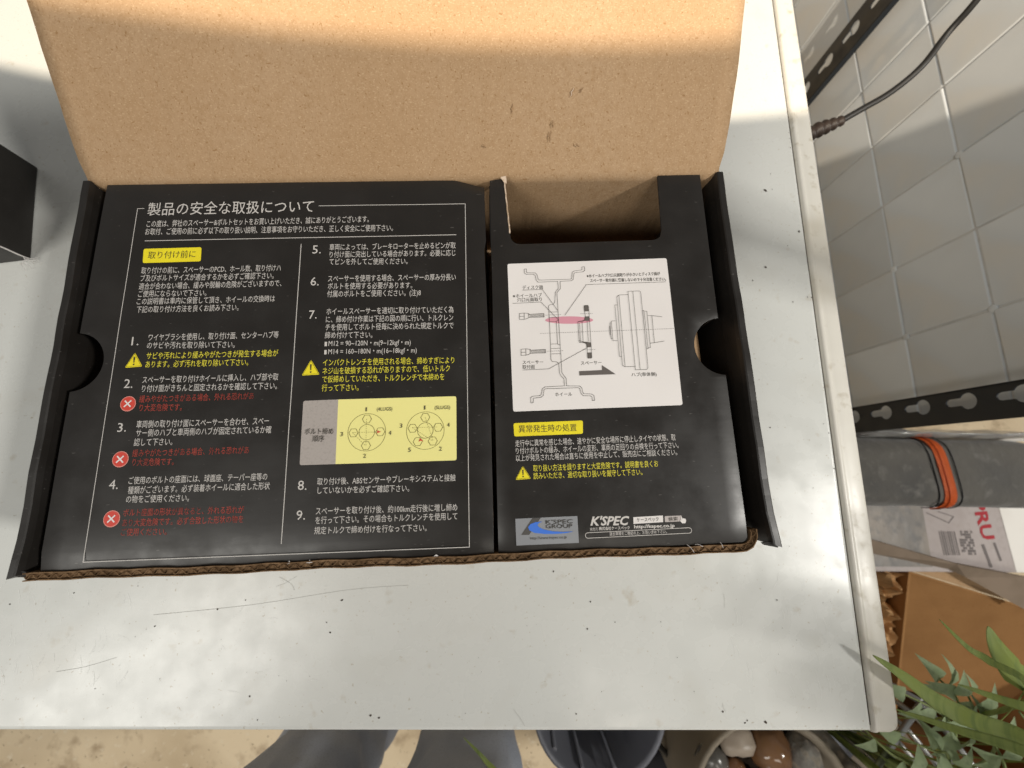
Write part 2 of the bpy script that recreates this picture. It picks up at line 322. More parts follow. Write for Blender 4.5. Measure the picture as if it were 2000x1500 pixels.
    (0.16, [(0.04661, 0.08289), (0.04698, 0.08320), (0.04877, 0.08328), (0.04912, 0.08239), (0.04887, 0.05425), (0.04855, 0.05385), (0.04682, 0.05384), (0.04668, 0.05432), (0.04667, 0.05998), (0.04650, 0.06178), (0.04567, 0.06229), (0.04290, 0.06260), (0.04270, 0.06309), (0.04278, 0.07415), (0.04624, 0.07486), (0.04697, 0.07699), (0.04661, 0.08289)]),
    (0.16, [(0.04278, 0.07415), (0.04501, 0.07409), (0.04652, 0.07479)]),
    (0.16, [(0.04500, 0.07397), (0.04484, 0.06303)]),
    (0.16, [(0.04778, 0.07420), (0.04758, 0.06296)]),
    (0.16, [(0.04361, 0.07339), (0.04348, 0.06271)]),
    (0.16, [(0.04274, 0.06369), (0.04484, 0.06303), (0.04684, 0.06237)]),
    (0.16, [(0.07126, 0.09078), (0.07757, 0.09088), (0.07823, 0.09023), (0.07813, 0.04780), (0.07747, 0.04694), (0.07139, 0.04694), (0.07126, 0.09078)]),
    (0.16, [(0.07396, 0.09084), (0.07388, 0.04699)]),
    (0.16, [(0.07121, 0.08888), (0.06629, 0.08881), (0.06489, 0.08777), (0.06470, 0.04966), (0.06606, 0.04874), (0.07139, 0.04876)]),
    (0.16, [(0.06610, 0.08869), (0.06606, 0.04874)]),
    (0.16, [(0.06473, 0.08307), (0.06342, 0.08310), (0.06354, 0.05444), (0.06480, 0.05422)]),
    (0.16, [(0.06297, 0.07411), (0.06078, 0.07405), (0.06078, 0.06320), (0.06322, 0.06301)]),
    (0.16, [(0.06053, 0.07307), (0.05993, 0.07296), (0.05983, 0.06443), (0.06069, 0.06429)]),
    (0.16, [(0.05978, 0.07113), (0.05954, 0.07101), (0.05953, 0.06656), (0.05988, 0.06655)]),
    (0.16, [(0.07829, 0.07961), (0.07901, 0.07959), (0.07916, 0.05818), (0.07844, 0.05808)]),
    (0.16, [(0.07944, 0.07914), (0.08051, 0.07911), (0.08050, 0.05875), (0.07920, 0.05860)]),
    (0.16, [(0.08068, 0.07662), (0.08305, 0.07656), (0.08850, 0.07574)]),
    (0.16, [(0.08305, 0.07656), (0.08288, 0.06139)]),
    (0.16, [(0.08051, 0.06115), (0.08288, 0.06139), (0.08836, 0.06215)]),
]
DIAGRAM_DARK = [[(0.04673, 0.08289), (0.04710, 0.08319), (0.04870, 0.08322), (0.04900, 0.08240), (0.04900, 0.07991), (0.04669, 0.07984)],[(0.04679, 0.07700), (0.04904, 0.07706), (0.04903, 0.07448), (0.04633, 0.07455), (0.04501, 0.07409), (0.04654, 0.07503)],[(0.04426, 0.06293), (0.04675, 0.06286), (0.04894, 0.06244), (0.04893, 0.05992), (0.04683, 0.05985), (0.04655, 0.06166)],[(0.04675, 0.05699), (0.04901, 0.05705), (0.04899, 0.05425), (0.04855, 0.05379), (0.04682, 0.05384)],[(0.04175, 0.04709), (0.05383, 0.04733), (0.05392, 0.04997), (0.06083, 0.04490), (0.04171, 0.04476)]]
DIAGRAM_PINK = [(0.05112, 0.07491), (0.05085, 0.07451), (0.05008, 0.07414), (0.04886, 0.07381), (0.04724, 0.07354), (0.04526, 0.07333), (0.04302, 0.07320), (0.04060, 0.07314), (0.03808, 0.07317), (0.03557, 0.07327), (0.03317, 0.07345), (0.03096, 0.07370), (0.02902, 0.07401), (0.02744, 0.07437), (0.02627, 0.07476), (0.02556, 0.07517), (0.02533, 0.07558), (0.02560, 0.07598), (0.02635, 0.07635), (0.02756, 0.07668), (0.02918, 0.07696), (0.03115, 0.07717), (0.03339, 0.07730), (0.03582, 0.07736), (0.03834, 0.07734), (0.04086, 0.07723), (0.04327, 0.07705), (0.04550, 0.07680), (0.04744, 0.07649), (0.04903, 0.07613), (0.05020, 0.07574), (0.05091, 0.07533)]
LABEL = [(0.00621, 0.10862), (0.09483, 0.11013), (0.09439, 0.02762), (0.00652, 0.02697)]
BADGE_L = [(-0.19032, 0.12182), (-0.15963, 0.12207), (-0.15914, 0.11376), (-0.18973, 0.11343)]
BADGE_R = [(0.00647, 0.02103), (0.04191, 0.02130), (0.04156, 0.01455), (0.00660, 0.01430)]
CHART = [(-0.09979, 0.03580), (-0.02240, 0.03581), (-0.02252, 0.00346), (-0.09959, 0.00371)]
CHART_SPLIT = [(-0.08226, 0.03595), (-0.08212, 0.00366)]
STICKER = [(0.00573, -0.02554), (0.03609, -0.02533), (0.03602, -0.03778), (0.00578, -0.03788)]
STICKER_SLASH = [(0.01395, -0.02556), (0.01814, -0.02552), (0.01213, -0.03321), (0.00827, -0.03311)]
STICKER_SWOOSH = [(0.01896, -0.02732), (0.01546, -0.02743), (0.01293, -0.02828), (0.01178, -0.02966), (0.01232, -0.03110), (0.01474, -0.03237), (0.01967, -0.03307), (0.02562, -0.03325), (0.03061, -0.03297), (0.03388, -0.03239), (0.02865, -0.03247), (0.02370, -0.03200), (0.01927, -0.03098), (0.01709, -0.02986), (0.01639, -0.02889), (0.01718, -0.02787)]
SEARCH_FIELD = [(0.06358, -0.02693), (0.07830, -0.02666), (0.07807, -0.02977), (0.06339, -0.03008)]
SEARCH_BUTTON = [(0.07913, -0.02703), (0.08752, -0.02700), (0.08731, -0.02973), (0.07893, -0.02980)]
CURSOR = [(0.08684, -0.02760), (0.08731, -0.02747), (0.08776, -0.02850), (0.08828, -0.02833), (0.08926, -0.02865), (0.08934, -0.02971), (0.08888, -0.03066), (0.08750, -0.03075), (0.08677, -0.03000), (0.08625, -0.02921), (0.08658, -0.02903), (0.08705, -0.02934)]
PILL = [(0.03937, -0.03458), (0.09166, -0.03410)]
TRIANGLES_L = [[(-0.18678, 0.06362), (-0.19087, 0.05564), (-0.18203, 0.05605)],[(-0.09721, 0.05729), (-0.10154, 0.04902), (-0.09236, 0.04929)]]
TRIANGLES_R = [[(0.01031, -0.00029), (0.00637, -0.00711), (0.01424, -0.00677)]]
PROHIBIT = [(-0.18656, 0.03697, 0.00381),(-0.18641, 0.00955, 0.00386),(-0.18650, -0.01837, 0.00385)]
BULLETS = [[(-0.09070, 0.06669), (-0.08948, 0.06671), (-0.08942, 0.06433), (-0.09062, 0.06431)],[(-0.09062, 0.06226), (-0.08942, 0.06228), (-0.08940, 0.05992), (-0.09060, 0.05990)]]
FRAME_L = [[(-0.19330, 0.14617), (-0.19687, 0.14611), (-0.19666, -0.03740), (-0.01677, -0.03770), (-0.01644, 0.14581), (-0.09805, 0.14601)]]
RULES_L = [[(-0.19041, 0.12654), (-0.02163, 0.12672)], [(-0.10634, 0.12290), (-0.10590, -0.03277)]]
LUGS = [((-0.06728, 0.01887), 0.00937, 0.00387, 0.00229, [(-0.0674, 0.02546), (-0.07387, 0.01873), (-0.06057, 0.01881), (-0.06747, 0.01217)]), ((-0.0381, 0.01879), 0.00944, 0.0039, 0.00231, [(-0.03814, 0.02541), (-0.04446, 0.02008), (-0.03164, 0.02018), (-0.04184, 0.01329), (-0.03434, 0.01335)])]
ARROWS = [[(-0.06026, 0.01880), (-0.06248, 0.01974), (-0.06189, 0.01885), (-0.06243, 0.01800)],[(-0.04073, 0.01504), (-0.04133, 0.01328), (-0.04047, 0.01376), (-0.03893, 0.01335)]]
CROWN_DASHES = [[(-0.06760, 0.02557), (-0.06745, 0.01176)],[(-0.07439, 0.01885), (-0.06092, 0.01877)],[(-0.07439, 0.01885), (-0.06756, 0.01202)],[(-0.03814, 0.02541), (-0.03409, 0.01319)],[(-0.04462, 0.02044), (-0.03154, 0.02028)],[(-0.04462, 0.02044), (-0.03434, 0.01335)],[(-0.03435, 0.01575), (-0.04073, 0.01443)]]
THUMB_L = [(-0.20328, 0.05895), (-0.21727, 0.07487), (-0.21773, 0.04400)]
THUMB_R = [(0.10570, 0.05914), (0.11770, 0.07460), (0.11896, 0.04257)]
NOTCH = [(0.00616, 0.16241), (0.00909, 0.11975), (0.09245, 0.12208), (0.09479, 0.16165)]

BOX_YAW = radians(2.7578)
ZT = 0.085            # height of the printed panels above the table
FLOOR = -0.72


# ------------------------------------------------------------------ materials
def mat(name, col, rough=0.5, spec=0.5, metal=0.0, spots=(), bump=None, coat=0.0, rough_var=0.0, trans=0.0, sheen=0.0):
    """Principled material; spots = ((scale, lo, hi, colour, detail, stretch), ...) mixes procedural blotches in."""
    m = bpy.data.materials.new(name)
    m.use_nodes = True
    nt = m.node_tree
    n, l = nt.nodes, nt.links
    b = n['Principled BSDF']
    b.inputs['Roughness'].default_value = rough
    b.inputs['Specular IOR Level'].default_value = spec
    b.inputs['Metallic'].default_value = metal
    b.inputs['Coat Weight'].default_value = coat
    b.inputs['Transmission Weight'].default_value = trans
    b.inputs['Sheen Weight'].default_value = sheen
    b.inputs['Base Color'].default_value = (*col, 1)
    tc = n.new('ShaderNodeTexCoord')
    last = None

    def coords(stretch):
        if not stretch:
            return tc.outputs['Object']
        mp = n.new('ShaderNodeMapping')
        mp.inputs['Scale'].default_value = stretch[:3]
        if len(stretch) > 3:
            mp.inputs['Rotation'].default_value = (0, 0, radians(stretch[3]))
        l.new(tc.outputs['Object'], mp.inputs['Vector'])
        return mp.outputs['Vector']

    for sp in spots:
        scale, lo, hi, c2 = sp[:4]
        det = sp[4] if len(sp) > 4 else 3.0
        st = sp[5] if len(sp) > 5 else None
        nz = n.new('ShaderNodeTexNoise')
        nz.inputs['Scale'].default_value = scale
        nz.inputs['Detail'].default_value = det
        l.new(coords(st), nz.inputs['Vector'])
        mr = n.new('ShaderNodeMapRange')
        mr.inputs['From Min'].default_value = lo
        mr.inputs['From Max'].default_value = hi
        l.new(nz.outputs['Fac'], mr.inputs['Value'])
        mx = n.new('ShaderNodeMix')
        mx.data_type = 'RGBA'
        l.new(mr.outputs['Result'], mx.inputs['Factor'])
        if last is None:
            mx.inputs['A'].default_value = (*col, 1)
        else:
            l.new(last, mx.inputs['A'])
        mx.inputs['B'].default_value = (*c2, 1)
        last = mx.outputs['Result']
    if last is not None:
        l.new(last, b.inputs['Base Color'])
    if rough_var:
        nz = n.new('ShaderNodeTexNoise')
        nz.inputs['Scale'].default_value = 60
        nz.inputs['Detail'].default_value = 6
        l.new(tc.outputs['Object'], nz.inputs['Vector'])
        mr = n.new('ShaderNodeMapRange')
        mr.inputs['From Min'].default_value = 0.3
        mr.inputs['From Max'].default_value = 0.7
        mr.inputs['To Min'].default_value = max(0.02, rough - rough_var)
        mr.inputs['To Max'].default_value = rough + rough_var
        l.new(nz.outputs['Fac'], mr.inputs['Value'])
        l.new(mr.outputs['Result'], b.inputs['Roughness'])
    if bump:
        prev = None
        for bs in (bump if isinstance(bump[0], (tuple, list)) else (bump,)):
            nz = n.new('ShaderNodeTexNoise')
            nz.inputs['Scale'].default_value = bs[0]
            nz.inputs['Detail'].default_value = 4
            l.new(coords(bs[3] if len(bs) > 3 else None), nz.inputs['Vector'])
            bp = n.new('ShaderNodeBump')
            bp.inputs['Strength'].default_value = bs[1]
            bp.inputs['Distance'].default_value = bs[2]
            l.new(nz.outputs['Fac'], bp.inputs['Height'])
            if prev:
                l.new(prev, bp.inputs['Normal'])
            prev = bp.outputs['Normal']
        l.new(prev, b.inputs['Normal'])
    return m


KR = (0.43, 0.287, 0.168)
M = {}
M['kraft'] = mat('kraft_board', KR, 0.85, 0.2, spots=(
    (14, 0.38, 0.66, (0.41, 0.265, 0.146)),
    (260, 0.45, 0.70, (0.39, 0.25, 0.136), 5),
    (1300, 0.52, 0.72, (0.36, 0.228, 0.122), 2, (1, 0.5, 0.5, 20)),
    (1500, 0.56, 0.72, (0.51, 0.355, 0.215), 2, (0.55, 1, 1, 50)),
    (950, 0.67, 0.76, (0.30, 0.175, 0.08), 1, (1, 0.6, 0.6, 65)),
    (700, 0.70, 0.78, (0.31, 0.185, 0.088), 1, (0.5, 1, 1, 110))),
    bump=((900, 0.30, 0.0004), (150, 0.38, 0.0014, (1, 0.03, 0.03))))
M['kraft_edge'] = mat('kraft_cut_edge', (0.24, 0.15, 0.082), 0.9, 0.15, spots=((70, 0.45, 0.65, (0.13, 0.078, 0.04)), (400, 0.45, 0.65, (0.11, 0.065, 0.032))))
M['kraft_dent'] = mat('kraft_dent', (0.29, 0.18, 0.095), 0.9, 0.15)
M['kraft_torn'] = mat('torn_paper', (0.66, 0.52, 0.40), 0.9, 0.1, spots=((400, 0.45, 0.6, (0.45, 0.33, 0.22)),))
M['black'] = mat('black_print', (0.0150, 0.0128, 0.0110), 0.38, 0.45, rough_var=0.10, spots=(
    (24, 0.45, 0.75, (0.020, 0.0175, 0.0155)), (900, 0.735, 0.79, (0.07, 0.065, 0.06), 1, (0.3, 1, 1, 12))),
    bump=((250, 0.04, 0.0003), (40, 0.10, 0.002, (0.25, 1, 1))))
M['black_worn'] = mat('black_worn_edge', (0.03, 0.028, 0.027), 0.6, 0.35, spots=((160, 0.55, 0.75, (0.10, 0.09, 0.085)),))
M['w'] = mat('white_ink', (0.60, 0.57, 0.54), 0.5, 0.4)
M['y'] = mat('yellow_ink', (0.78, 0.70, 0.06), 0.5, 0.4)
M['badge'] = mat('yellow_badge_ink', (0.86, 0.74, 0.02), 0.5, 0.4, spots=((60, 0.4, 0.7, (0.80, 0.66, 0.02)),))
M['r'] = mat('red_ink_faded', (0.38, 0.058, 0.042), 0.55, 0.3, spots=((120, 0.45, 0.65, (0.20, 0.032, 0.024)),))
M['red'] = mat('red_ink', (0.62, 0.060, 0.040), 0.5, 0.4)
M['pinkred'] = mat('red_outline_ink', (0.78, 0.30, 0.25), 0.5, 0.4)
M['k'] = mat('dark_ink', (0.045, 0.04, 0.03), 0.55, 0.3)
M['olive'] = mat('olive_ink', (0.12, 0.10, 0.03), 0.55, 0.3)
M['label'] = mat('white_label', (0.80, 0.765, 0.745), 0.42, 0.4, spots=((9, 0.45, 0.7, (0.72, 0.68, 0.66)),))
M['chart_yellow'] = mat('pale_yellow_ink', (0.86, 0.80, 0.30), 0.5, 0.4)
M['chart_grey'] = mat('grey_ink', (0.40, 0.36, 0.335), 0.55, 0.3, spots=((900, 0.5, 0.7, (0.35, 0.315, 0.29)),))
M['pink'] = mat('pink_ink', (0.66, 0.30, 0.37), 0.5, 0.3)
M['grey_ink'] = mat('mid_grey_ink', (0.13, 0.115, 0.105), 0.5, 0.3)
M['silver'] = mat('silver_sticker', (0.30, 0.31, 0.33), 0.35, 0.5, 0.35, spots=((40, 0.4, 0.7, (0.35, 0.36, 0.38)),))
M['blue'] = mat('blue_ink', (0.06, 0.19, 0.70), 0.4, 0.4)
M['slash'] = mat('grey_sticker_ink', (0.09, 0.085, 0.08), 0.5, 0.3)
M['button'] = mat('button_ink', (0.50, 0.45, 0.43), 0.5, 0.3)

TW = (0.685, 0.695, 0.665)
M['table'] = mat('white_table_paint', TW, 0.27, 0.5, rough_var=0.08, spots=(
    (3.5, 0.40, 0.70, (0.67, 0.67, 0.635)),
    (18, 0.58, 0.80, (0.64, 0.635, 0.59)),
    (95, 0.66, 0.80, (0.58, 0.555, 0.49)),
    (420, 0.72, 0.80, (0.52, 0.49, 0.42), 1)),
    bump=((18, 0.05, 0.002), (120, 0.05, 0.0006, (0.25, 1, 1, 60)), (300, 0.02, 0.0004)))
M['table_trim'] = mat('white_edge_trim', (0.72, 0.69, 0.62), 0.38, 0.5, rough_var=0.1, spots=(
    (16, 0.50, 0.72, (0.62, 0.575, 0.48)),
    (120, 0.58, 0.80, (0.50, 0.45, 0.35), 6),
    (60, 0.60, 0.85, (0.44, 0.39, 0.30), 8)))
M['steel_leg'] = mat('painted_leg', (0.6, 0.6, 0.57), 0.4, 0.5)
M['dirt'] = mat('dark_speck', (0.07, 0.055, 0.045), 0.8, 0.2)
M['rub'] = mat('pale_rub_mark', (0.86, 0.86, 0.84), 0.35, 0.5)
M['scratch'] = mat('grey_scratch', (0.52, 0.515, 0.485), 0.6, 0.3)
M['tile'] = mat('white_glazed_tile', (0.82, 0.86, 0.885), 0.12, 0.6, spots=((5, 0.38, 0.66, (0.68, 0.72, 0.75)), (11, 0.5, 0.75, (0.80, 0.78, 0.73))), bump=(9, 0.10, 0.004))
M['grout'] = mat('grey_grout', (0.66, 0.66, 0.65), 0.9, 0.1, spots=((30, 0.4, 0.7, (0.50, 0.50, 0.50)),))
nt = M['tile'].node_tree
oi = nt.nodes.new('ShaderNodeObjectInfo')
hv = nt.nodes.new('ShaderNodeHueSaturation')
mr = nt.nodes.new('ShaderNodeMapRange')
mr.inputs['To Min'].default_value = 0.82
mr.inputs['To Max'].default_value = 1.04
nt.links.new(oi.outputs['Random'], mr.inputs['Value'])
nt.links.new(mr.outputs['Result'], hv.inputs['Value'])
pb = nt.nodes['Principled BSDF']
src = pb.inputs['Base Color'].links[0].from_socket
nt.links.new(src, hv.inputs['Color'])
nt.links.new(hv.outputs['Color'], pb.inputs['Base Color'])
M['floor'] = mat('beige_concrete', (0.70, 0.57, 0.39), 0.7, 0.3, spots=(
    (5, 0.40, 0.68, (0.52, 0.405, 0.26)), (24, 0.55, 0.72, (0.40, 0.30, 0.19)), (80, 0.62, 0.78, (0.72, 0.62, 0.46)), (140, 0.66, 0.72, (0.25, 0.19, 0.12))),
    bump=(60, 0.2, 0.002))
M['rack'] = mat('black_rack_paint', (0.012, 0.016, 0.022), 0.42, 0.5, rough_var=0.1, bump=(200, 0.08, 0.0004))
M['cable'] = mat('black_rubber', (0.012, 0.011, 0.010), 0.5, 0.4)
M['plug'] = mat('brown_black_plug', (0.03, 0.020, 0.015), 0.5, 0.4)
M['case'] = mat('grey_fabric', (0.105, 0.098, 0.087), 0.8, 0.2, spots=((12, 0.4, 0.7, (0.075, 0.073, 0.070)), (60, 0.55, 0.75, (0.15, 0.142, 0.13))), bump=((900, 0.35, 0.0008), (30, 0.5, 0.008)), sheen=0.2)
M['orange'] = mat('orange_zip', (0.80, 0.16, 0.035), 0.55, 0.3, bump=(700, 0.2, 0.0005))
M['orange_dark'] = mat('orange_zip_teeth', (0.50, 0.075, 0.02), 0.55, 0.3)
M['carton'] = mat('shaded_white_carton', (0.42, 0.37, 0.355), 0.6, 0.3, spots=((14, 0.45, 0.7, (0.35, 0.30, 0.285)), (120, 0.5, 0.7, (0.38, 0.33, 0.31))))  # white board greyed down, its shade put into the colour
M['carton_lit'] = mat('lit_white_carton', (0.80, 0.77, 0.72), 0.6, 0.3, spots=((14, 0.45, 0.7, (0.72, 0.68, 0.62)),))  # bright colour for the part of the carton that light reaches
M['carton_film'] = mat('grey_brown_tape', (0.17, 0.155, 0.14), 0.45, 0.4, spots=((16, 0.4, 0.65, (0.27, 0.23, 0.19)), (50, 0.5, 0.7, (0.12, 0.115, 0.11))), bump=(40, 0.3, 0.004))
M['flap_shade'] = mat('shaded_brown_board', (0.235, 0.18, 0.135), 0.85, 0.2, spots=((30, 0.4, 0.7, (0.19, 0.145, 0.105)),))  # brown carton board darkened in colour to look shaded
M['carton_red'] = mat('carton_red_ink', (0.38, 0.03, 0.04), 0.6, 0.2)
M['carton_grey'] = mat('carton_grey_ink', (0.16, 0.14, 0.135), 0.6, 0.2)
M['brown_box'] = mat('brown_corrugated', (0.30, 0.155, 0.060), 0.85, 0.15, spots=((20, 0.4, 0.7, (0.26, 0.132, 0.05)), (500, 0.62, 0.72, (0.22, 0.10, 0.03))), bump=(400, 0.2, 0.0005))
M['paper'] = mat('crumpled_kraft_paper', (0.46, 0.27, 0.125), 0.8, 0.2, spots=((30, 0.4, 0.7, (0.38, 0.215, 0.095)),))
M['clear'] = mat('clear_plastic', (0.85, 0.84, 0.82), 0.12, 0.5, trans=0.75, bump=(60, 0.4, 0.004))
M['leaf'] = mat('light_green_leaf', (0.32, 0.39, 0.10), 0.6, 0.25, spots=((30, 0.4, 0.7, (0.35, 0.42, 0.16)), (160, 0.45, 0.7, (0.22, 0.295, 0.09), 2, (1, 0.1, 1)), (25, 0.66, 0.8, (0.40, 0.36, 0.15))))
M['ivy'] = mat('grey_green_leaf', (0.30, 0.385, 0.215), 0.6, 0.25, spots=((60, 0.4, 0.7, (0.37, 0.45, 0.28)), (200, 0.5, 0.7, (0.26, 0.33, 0.20))))
M['stem'] = mat('olive_stem', (0.20, 0.24, 0.09), 0.55, 0.3)
M['wire'] = mat('grey_wire', (0.36, 0.36, 0.35), 0.35, 0.5, 0.8, rough_var=0.1)
M['bin'] = mat('dark_grey_plastic', (0.15, 0.155, 0.18), 0.45, 0.4, rough_var=0.08)
M['bag'] = mat('black_fabric', (0.020, 0.020, 0.023), 0.8, 0.2, bump=(600, 0.2, 0.0005))
M['pot'] = mat('beige_glazed_pot', (0.20, 0.17, 0.13), 0.4, 0.4, spots=((20, 0.4, 0.7, (0.24, 0.20, 0.15)),))
M['soil'] = mat('dark_soil', (0.030, 0.022, 0.016), 0.95, 0.1, bump=(80, 0.6, 0.01))
M['stone_pale'] = mat('pale_stone', (0.30, 0.25, 0.20), 0.4, 0.4, spots=((25, 0.4, 0.7, (0.34, 0.28, 0.22)),))
M['stone_brown'] = mat('brown_polished_stone', (0.20, 0.105, 0.050), 0.14, 0.6, spots=((22, 0.4, 0.68, (0.12, 0.055, 0.025)),))
M['stone_dark'] = mat('dark_grey_stone', (0.075, 0.072, 0.065), 0.25, 0.5, spots=((22, 0.4, 0.68, (0.11, 0.10, 0.09)),))
M['stone_rough'] = mat('rough_grey_stone', (0.24, 0.23, 0.21), 0.85, 0.2, spots=((40, 0.4, 0.65, (0.14, 0.125, 0.11)), (90, 0.5, 0.7, (0.30, 0.26, 0.21))), bump=(60, 0.5, 0.01))
M['denim'] = mat('grey_denim', (0.32, 0.36, 0.45), 0.85, 0.2, spots=((9, 0.4, 0.7, (0.46, 0.50, 0.58)), (700, 0.5, 0.7, (0.28, 0.31, 0.38))), bump=((800, 0.3, 0.0006),), sheen=0.2)
M['shirt'] = mat('dark_navy_cotton', (0.02, 0.022, 0.03), 0.9, 0.15, bump=(600, 0.2, 0.0006))
M['skin'] = mat('skin', (0.50, 0.31, 0.21), 0.5, 0.4)
M['hair'] = mat('dark_hair', (0.02, 0.015, 0.012), 0.6, 0.3)
M['shoe'] = mat('black_shoe', (0.02, 0.02, 0.02), 0.5, 0.4)


for k in ('leaf', 'ivy'):
    nt = M[k].node_tree
    pbs = nt.nodes['Principled BSDF']
    tr_ = nt.nodes.new('ShaderNodeBsdfTranslucent')
    ms = nt.nodes.new('ShaderNodeMixShader')
    ms.inputs[0].default_value = 0.3
    nt.links.new(pbs.inputs['Base Color'].links[0].from_socket, tr_.inputs['Color'])
    nt.links.new(pbs.outputs[0], ms.inputs[1])
    nt.links.new(tr_.outputs[0], ms.inputs[2])
    nt.links.new(ms.outputs[0], nt.nodes['Material Output'].inputs['Surface'])


# ------------------------------------------------------------------ object helpers
ORG = {}


def tag(o, label=None, cat=None, group=None, kind=None):
    if label:
        o['label'] = label
    if cat:
        o['category'] = cat
    if group:
        o['group'] = group
    if kind:
        o['kind'] = kind
    return o


def thing(name, label, cat, c, yaw=0.0, group=None):
    """Empty at the base of a thing; c is given in a frame turned by yaw about the world origin."""
    o = bpy.data.objects.new(name, None)
    C.objects.link(o)
    o.empty_display_size = 0.02
    c = Vector(c)
    o.location = Matrix.Rotation(yaw, 3, 'Z') @ c
    o.rotation_euler = (0, 0, yaw)
    ORG[o.name] = c
    return tag(o, label, cat, group)


def put(name, bm, m, parent=None, smooth=False, bevel=0.0):
    """Link a bmesh (in the thing's frame) as one mesh object."""
    if parent is not None:
        c = ORG[parent.name]
        bmesh.ops.translate(bm, verts=bm.verts, vec=-c)
    me = bpy.data.meshes.new(name)
    bm.normal_update()
    bm.to_mesh(me)
    bm.free()
    o = bpy.data.objects.new(name, me)
    C.objects.link(o)
    for x in (m if isinstance(m, (list, tuple)) else (m,)):
        me.materials.append(M[x])
    if smooth:
        for p in me.polygons:
            p.use_smooth = True
    if parent is not None:
        o.parent = parent
        ORG[o.name] = ORG[parent.name]
    if bevel:
        md = o.modifiers.new('bevel', 'BEVEL')
        md.width = bevel
        md.segments = 2
        md.limit_method = 'ANGLE'
        md.angle_limit = radians(40)
        md.harden_normals = False
    return o


def box(bm, x0, x1, y0, y1, z0, z1, rot=None, mi=0):
    vs = [bm.verts.new((x, y, z)) for z in (z0, z1) for y in (y0, y1) for x in (x0, x1)]
    if rot:
        bmesh.ops.transform(bm, verts=vs, matrix=rot)
    for f in ((0, 2, 3, 1), (4, 5, 7, 6), (0, 1, 5, 4), (2, 6, 7, 3), (0, 4, 6, 2), (1, 3, 7, 5)):
        fc = bm.faces.new([vs[i] for i in f])
        fc.material_index = mi
    return vs


def BM():
    return bmesh.new()


def ngon(bm, pts, z):
    vs = [bm.verts.new((p[0], p[1], z if len(p) < 3 else p[2])) for p in pts]
    f = bm.faces.new(vs)
    f.normal_update()
    if f.normal.z < 0:
        f.normal_flip()
    return f


def tube(bm, pts, r, seg=8, caps=True, mi=0):
    pts = [Vector(p) for p in pts]
    rs = r if isinstance(r, (list, tuple)) else [r] * len(pts)
    rings = []
    up = Vector((0, 0, 1))
    prev = None
    for i, p in enumerate(pts):
        t = (pts[min(i + 1, len(pts) - 1)] - pts[max(i - 1, 0)]).normalized()
        if prev is None:
            a = t.cross(up)
            if a.length < 1e-3:
                a = t.cross(Vector((1, 0, 0)))
        else:
            a = prev - t * prev.dot(t)
        a.normalize()
        prev = a
        b = t.cross(a)
        rings.append([bm.verts.new(p + (a * cos(2 * pi * k / seg) + b * sin(2 * pi * k / seg)) * rs[i]) for k in range(seg)])
    for i in range(len(rings) - 1):
        for k in range(seg):
            f = bm.faces.new((rings[i][k], rings[i + 1][k], rings[i + 1][(k + 1) % seg], rings[i][(k + 1) % seg]))
            f.smooth = True
            f.material_index = mi
    if caps:
        bm.faces.new(rings[0])
        bm.faces.new(rings[-1][::-1])
    bmesh.ops.recalc_face_normals(bm, faces=bm.faces)


def spline(pts, n=8):
    """Catmull-Rom through pts."""
    P = [Vector(p) for p in pts]
    out = []
    for i in range(len(P) - 1):
        p0, p1, p2, p3 = P[max(i - 1, 0)], P[i], P[i + 1], P[min(i + 2, len(P) - 1)]
        for k in range(n):
            t = k / n
            out.append(0.5 * ((2 * p1) + (p2 - p0) * t + (2 * p0 - 5 * p1 + 4 * p2 - p3) * t * t + (3 * p1 - p0 - 3 * p2 + p3) * t ** 3))
    out.append(P[-1])
    return out


def sheet(outline, cell, zfun, thick, mi_top=0, mi_side=0, mi_bottom=0):
    """Flat board with any outline, cut into a grid so that it can be bent; zfun(u, v) gives the top surface."""
    bm = BM()
    ngon(bm, outline, 0.0)
    us = [p[0] for p in outline]
    vs = [p[1] for p in outline]
    for ax, lo, hi in ((0, min(us), max(us)), (1, min(vs), max(vs))):
        n = max(1, int((hi - lo) / cell))
        for k in range(1, n):
            co = [0, 0, 0]
            no = [0, 0, 0]
            co[ax] = lo + (hi - lo) * k / n
            no[ax] = 1
            bmesh.ops.bisect_plane(bm, geom=bm.verts[:] + bm.edges[:] + bm.faces[:], plane_co=co, plane_no=no)
    for f in bm.faces:
        f.material_index = mi_top
        f.smooth = True
    top = bm.faces[:]
    r = bmesh.ops.extrude_face_region(bm, geom=top)
    newf = [g for g in r['geom'] if isinstance(g, bmesh.types.BMFace)]
    newv = set(g for g in r['geom'] if isinstance(g, bmesh.types.BMVert))
    newset = set(newf)
    topset = set(top)
    # extrude keeps the old faces; treat the new region as the top
    for v in bm.verts:
        z = zfun(v.co.x, v.co.y)
        v.co.z = z if v in newv else z - thick
    for f in bm.faces:
        if f in newset:
            f.material_index = mi_top
            f.smooth = True
        elif f in topset:
            f.material_index = mi_bottom
            f.smooth = True
        else:
            f.material_index = mi_side
            f.smooth = False
    bmesh.ops.recalc_face_normals(bm, faces=bm.faces)
    return bm


